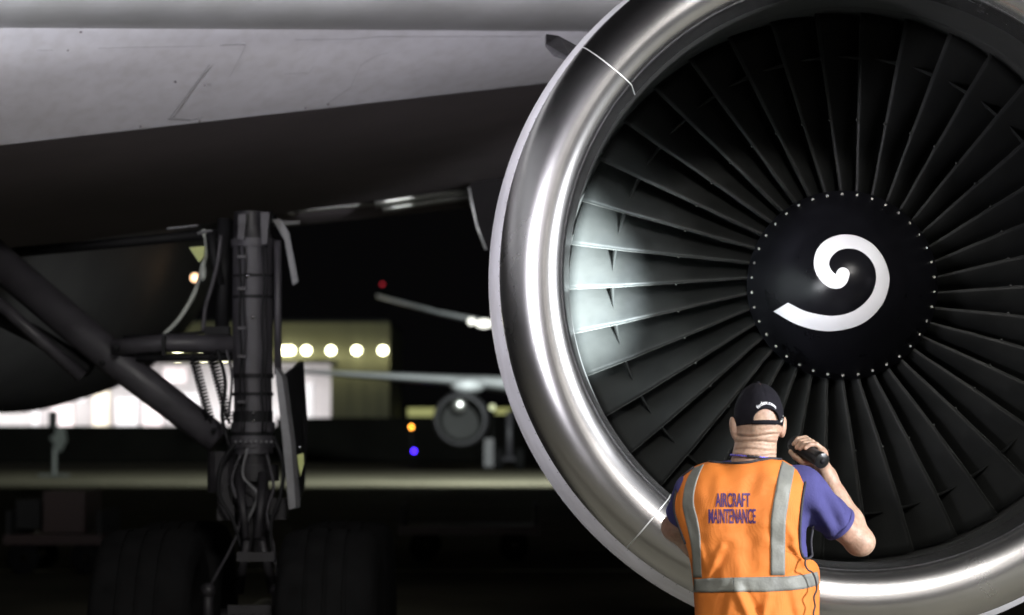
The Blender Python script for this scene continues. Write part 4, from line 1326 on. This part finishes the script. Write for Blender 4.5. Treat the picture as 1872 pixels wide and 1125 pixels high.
# ---- cap
cap_c = P(1387, 760, 0.01)
YAW = R(9)          # the cap opening faces slightly to the right of the camera
CR = Matrix.Rotation(YAW, 4, 'Z') @ Matrix.Rotation(R(-5), 4, 'X')
CAPR = (.0825, .104, .114)
def capp(az, el_, lift=0.0):
    """az: 0 = rear (towards camera), positive to the right"""
    r = [c + lift for c in CAPR]
    ce = max(0.0, math.cos(el_)); se = math.sin(el_)
    ridge = 0
    return cap_c + CR @ Vector((r[0] * (ce ** .92) * math.sin(az), -r[1] * (ce ** .92) * math.cos(az), r[2] * se - .004))
def cap_low(az):
    return R(-17)
na, ne = 120, 44
V = []; Fc = []
for j in range(ne + 1):
    for i in range(na):
        az = -math.pi + 2 * math.pi * i / na
        e0 = cap_low(az); e1 = R(89.5)
        el_ = e0 + (e1 - e0) * j / ne
        # panel seams pressed in a little
        sm = min(abs(((az / math.pi * 3) % 1)), abs(1 - ((az / math.pi * 3) % 1)))
        V.append(capp(az, el_, -.0012 * math.exp(-(sm / .05) ** 2) + .0012 * noise.noise(Vector((az * 3, el_ * 5, 0)))))
OPW, OPH, HB = .60, R(21), R(-11)
def in_hole(az, el_): return abs(az - .03) < OPW * 1.0 and HB < el_ < HB + OPH * math.sqrt(max(0, 1 - ((az - .03) / OPW) ** 2))
for j in range(ne):
    for i in range(na):
        az = -math.pi + 2 * math.pi * (i + .5) / na; e = cap_low(0) + (R(89.5) - cap_low(0)) * (j + .5) / ne
        if in_hole(az, e): continue
        Fc.append((j * na + i, j * na + (i + 1) % na, (j + 1) * na + (i + 1) % na, (j + 1) * na + i))
Fc.append(tuple(ne * na + i for i in range(na)))
capo = obj('cap', V, Fc, M['cap'], person, True)
modded(capo, [('SOLIDIFY', dict(thickness=.0025, offset=-1.0))])
capo['label'] = 'black baseball cap with fedex.com on the back'
# rim of the opening, strap and buckle
rim = [capp(.03 + OPW * math.sin(t), HB + OPH * max(0, math.cos(t)), .0008) for t in [R(-90 + 180 * k / 24) for k in range(25)]]
MB().tube(rim, .0028, 8).build('opening_rim', M['cap'], capo, True)
V = []
for j, e in enumerate((R(-17.5), R(-10.5))):
    for k in range(25):
        V.append(capp(-.62 + 1.24 * k / 24, e, .0022))
so2 = obj('strap', V, grid_faces(25, 2), M['cap'], capo, True)
modded(so2, [('SOLIDIFY', dict(thickness=.0025, offset=-1.0))])
bk = [capp(.66, R(-13), .004), capp(.84, R(-7), .004)]
MB().tube(bk, .0035, 8).ball(capp(.9, R(-2), .003), .0025, 8).build('buckle', M['bolt'], capo, True)
MB().ball(capp(0, R(89.5), .002), (.008, .008, .004), 12).build('cap_button', M['cap'], capo, True)
# peak, pointing away
V = []
for j in range(2):
    for t in range(7):
        for k in range(21):
            a = R(-62 + 124 * k / 20); rr = 1 + .62 * t / 6 * math.cos(a * 1.25)
            q = Vector((CAPR[0] * rr * math.sin(a), CAPR[1] * (math.cos(a) * (1 + (rr - 1) * 1.0)), -.026 - .012 * (t / 6) ** 2 + .010 * math.cos(a * 2) - .003 * j))
            V.append(cap_c + CR @ q)
f1 = grid_faces(21, 7)
obj('peak', V, f1 + [tuple(i + 147 for i in f[::-1]) for f in f1], M['cap'], capo, True)
V, Fc = text_mesh('fedex.com', 1.0, .006)
xs = [v.x for v in V]; w_ = max(xs) - min(xs)
V2 = []
for v in V:
    u = (v.x - min(xs)) / w_ - .5; h = v.y / 1.0
    ang = u * 1.66                         # bends the word round the opening
    az = .03 + (.50 + h * .17) * math.sin(ang)
    el_ = HB + .045 + (.425 + h * .17) * math.cos(ang)
    V2.append(capp(az, el_, .0022))
obj('cap_lettering', V2, Fc, M['cap_print'], capo, False)
# short hair under the cap
MB().ball(hc + Vector((0, -.012, .012)), (.0735, .086, .078), 24).build('hair', M['skin'], person, True)
# lanyard
pts = []
for k in range(61):
    a = R(180 + 180 * k / 60)
    pts.append(P(1377, 834, .02) + Vector((.0765 * math.cos(a), .084 * math.sin(a), .006 * math.cos(a) * -1 - .002 + .0015 * math.sin(k * 1.9))))
MB().tube(pts, .0034, 8, flat=.7).build('lanyard', M['lanyard'], person, True)
MB().tube(pts[23:34], .0042, 8).build('lanyard_clasp', M['piping'], person, True)

# ---- flashlight
fl = thing('flashlight', 'black flashlight held up in the right hand of the man', 'flashlight', tuple(ta))
MB().tube([ta - td * .004, ta, ta + td * .022, ta + td * .024, ta + td * .12, ta + td * .135, ta + td * .165, ta + td * .19, ta + td * .192],
          [.021, .0275, .0280, .0250, .0250, .0285, .0305, .0305, .028], 28).build('barrel', M['torch'], fl, True, auto=40)
for k in range(9):
    MB().tube([ta + td * (.030 + .010 * k), ta + td * (.033 + .010 * k)], .0258, 20).build('grip_ring', M['torch'], fl, True, auto=40)
MB().tube([ta - td * .0045, ta - td * .007], .010, 14).build('tail_switch', M['gear_dark'], fl, True)
MB().tube([ta + td * .1925, ta + td * .1935], .022, 20).build('lens', emis('torch_lens', (.9, .97, 1), 15), fl, True)
ld = bpy.data.lights.new('flashlight_beam', 'SPOT'); ld.energy = 27000; ld.color = (.85, .96, 1.0); ld.spot_size = R(25); ld.spot_blend = 1.0; ld.shadow_soft_size = .02
fo = bpy.data.objects.new('flashlight_beam', ld)
q = beam.to_track_quat('-Z', 'Y')
link(fo, fl, Matrix.Translation(ta + td * .20) @ q.to_matrix().to_4x4())

# ================================================================ ADDED FLOODLIGHT TOWERS, OUT OF VIEW
for (x, y, z, wd, ht, W, col, aim, spread, lab) in LIGHT_SPECS:
    t = thing('added_floodlight_tower', lab, 'floodlight', (x, y, 0))
    p = Vector((x, y, z)); d = (Vector(aim) - p).normalized(); q = d.to_track_quat('-Z', 'Y').to_matrix().to_4x4()
    MB().tube([(x, y - .3, 0), (x, y - .3, z)], .06, 10).build('mast', M['frame_grey'], t, True)
    MB().box((x, y - .3, .4), (1.4, 1.0, .6)).build('trailer', M['frame_grey'], t)
    MB().box((0, 0, .08), (wd + .1, ht + .1, .12)).build('lamp_head', M['frame_grey'], t, False, Matrix.Translation(p) @ q)
    ld = bpy.data.lights.new('floodlight', 'AREA'); ld.shape = 'RECTANGLE'; ld.size = wd; ld.size_y = ht; ld.energy = W; ld.color = col; ld.spread = R(spread)
    lo = bpy.data.objects.new('floodlight', ld); link(lo, t, Matrix.Translation(p) @ q)
# mast added out of sight behind the lip to light the far airplane
mp_ = Vector((2.2, 84, 11))
t = thing('added_floodlight_tower', 'unseen floodlight mast added to light the far airplane', 'floodlight', (2.2, 84, 0))
MB().tube([(2.2, 84.3, 0), (2.2, 84.3, 11)], .15, 10).build('mast', M['frame_grey'], t, True)
d = (Vector((0, 128, 7)) - mp_).normalized(); q = d.to_track_quat('-Z', 'Y').to_matrix().to_4x4()
MB().box((0, 0, .2), (3.2, 1.2, .3)).build('lamp_head', M['frame_grey'], t, False, Matrix.Translation(mp_) @ q)
ld = bpy.data.lights.new('floodlight', 'AREA'); ld.shape = 'RECTANGLE'; ld.size = 3; ld.size_y = 1; ld.energy = 30000; ld.color = (.92, 1, .96)
lo = bpy.data.objects.new('floodlight', ld); link(lo, t, Matrix.Translation(mp_) @ q)

# ================================================================ UNSEEN FLOODLIT BUILDING ADDED FOR THE LIP TO REFLECT
cb = thing('lip_reflector_building', 'unseen long pale floodlit building added behind the camera for the lip to reflect', 'building', (0, -38, 0))
MB().box((0, -38, 5.5), (150, .6, 11)).build('wall', M['white_wall'], cb)
MB().box((0, -48, 11.2), (151, 21, .4)).build('roof', M['frame_grey'], cb)
for k in range(6):
    MB().box((-32 + 12.8 * k, -37.62, 3), (6, .1, 6)).build('dock_door', M['frame_grey'], cb)
for k in range(5):
    x = -28 + 14 * k
    lo = MB().box((x, -35.0, 10.6), (2.2, .5, .25)).build('added_wall_lamp', M['frame_grey'], cb)
    ld = bpy.data.lights.new('added_wall_lamp_light', 'AREA'); ld.shape = 'RECTANGLE'; ld.size = 2; ld.size_y = .4; ld.energy = 900; ld.color = (1, .96, .9)
    q = Vector((0, -.62, -1)).to_track_quat('-Z', 'Y').to_matrix().to_4x4()
    link(bpy.data.objects.new('added_wall_lamp_light', ld), lo, Matrix.Translation((x, -35.05, 10.45)) @ q)
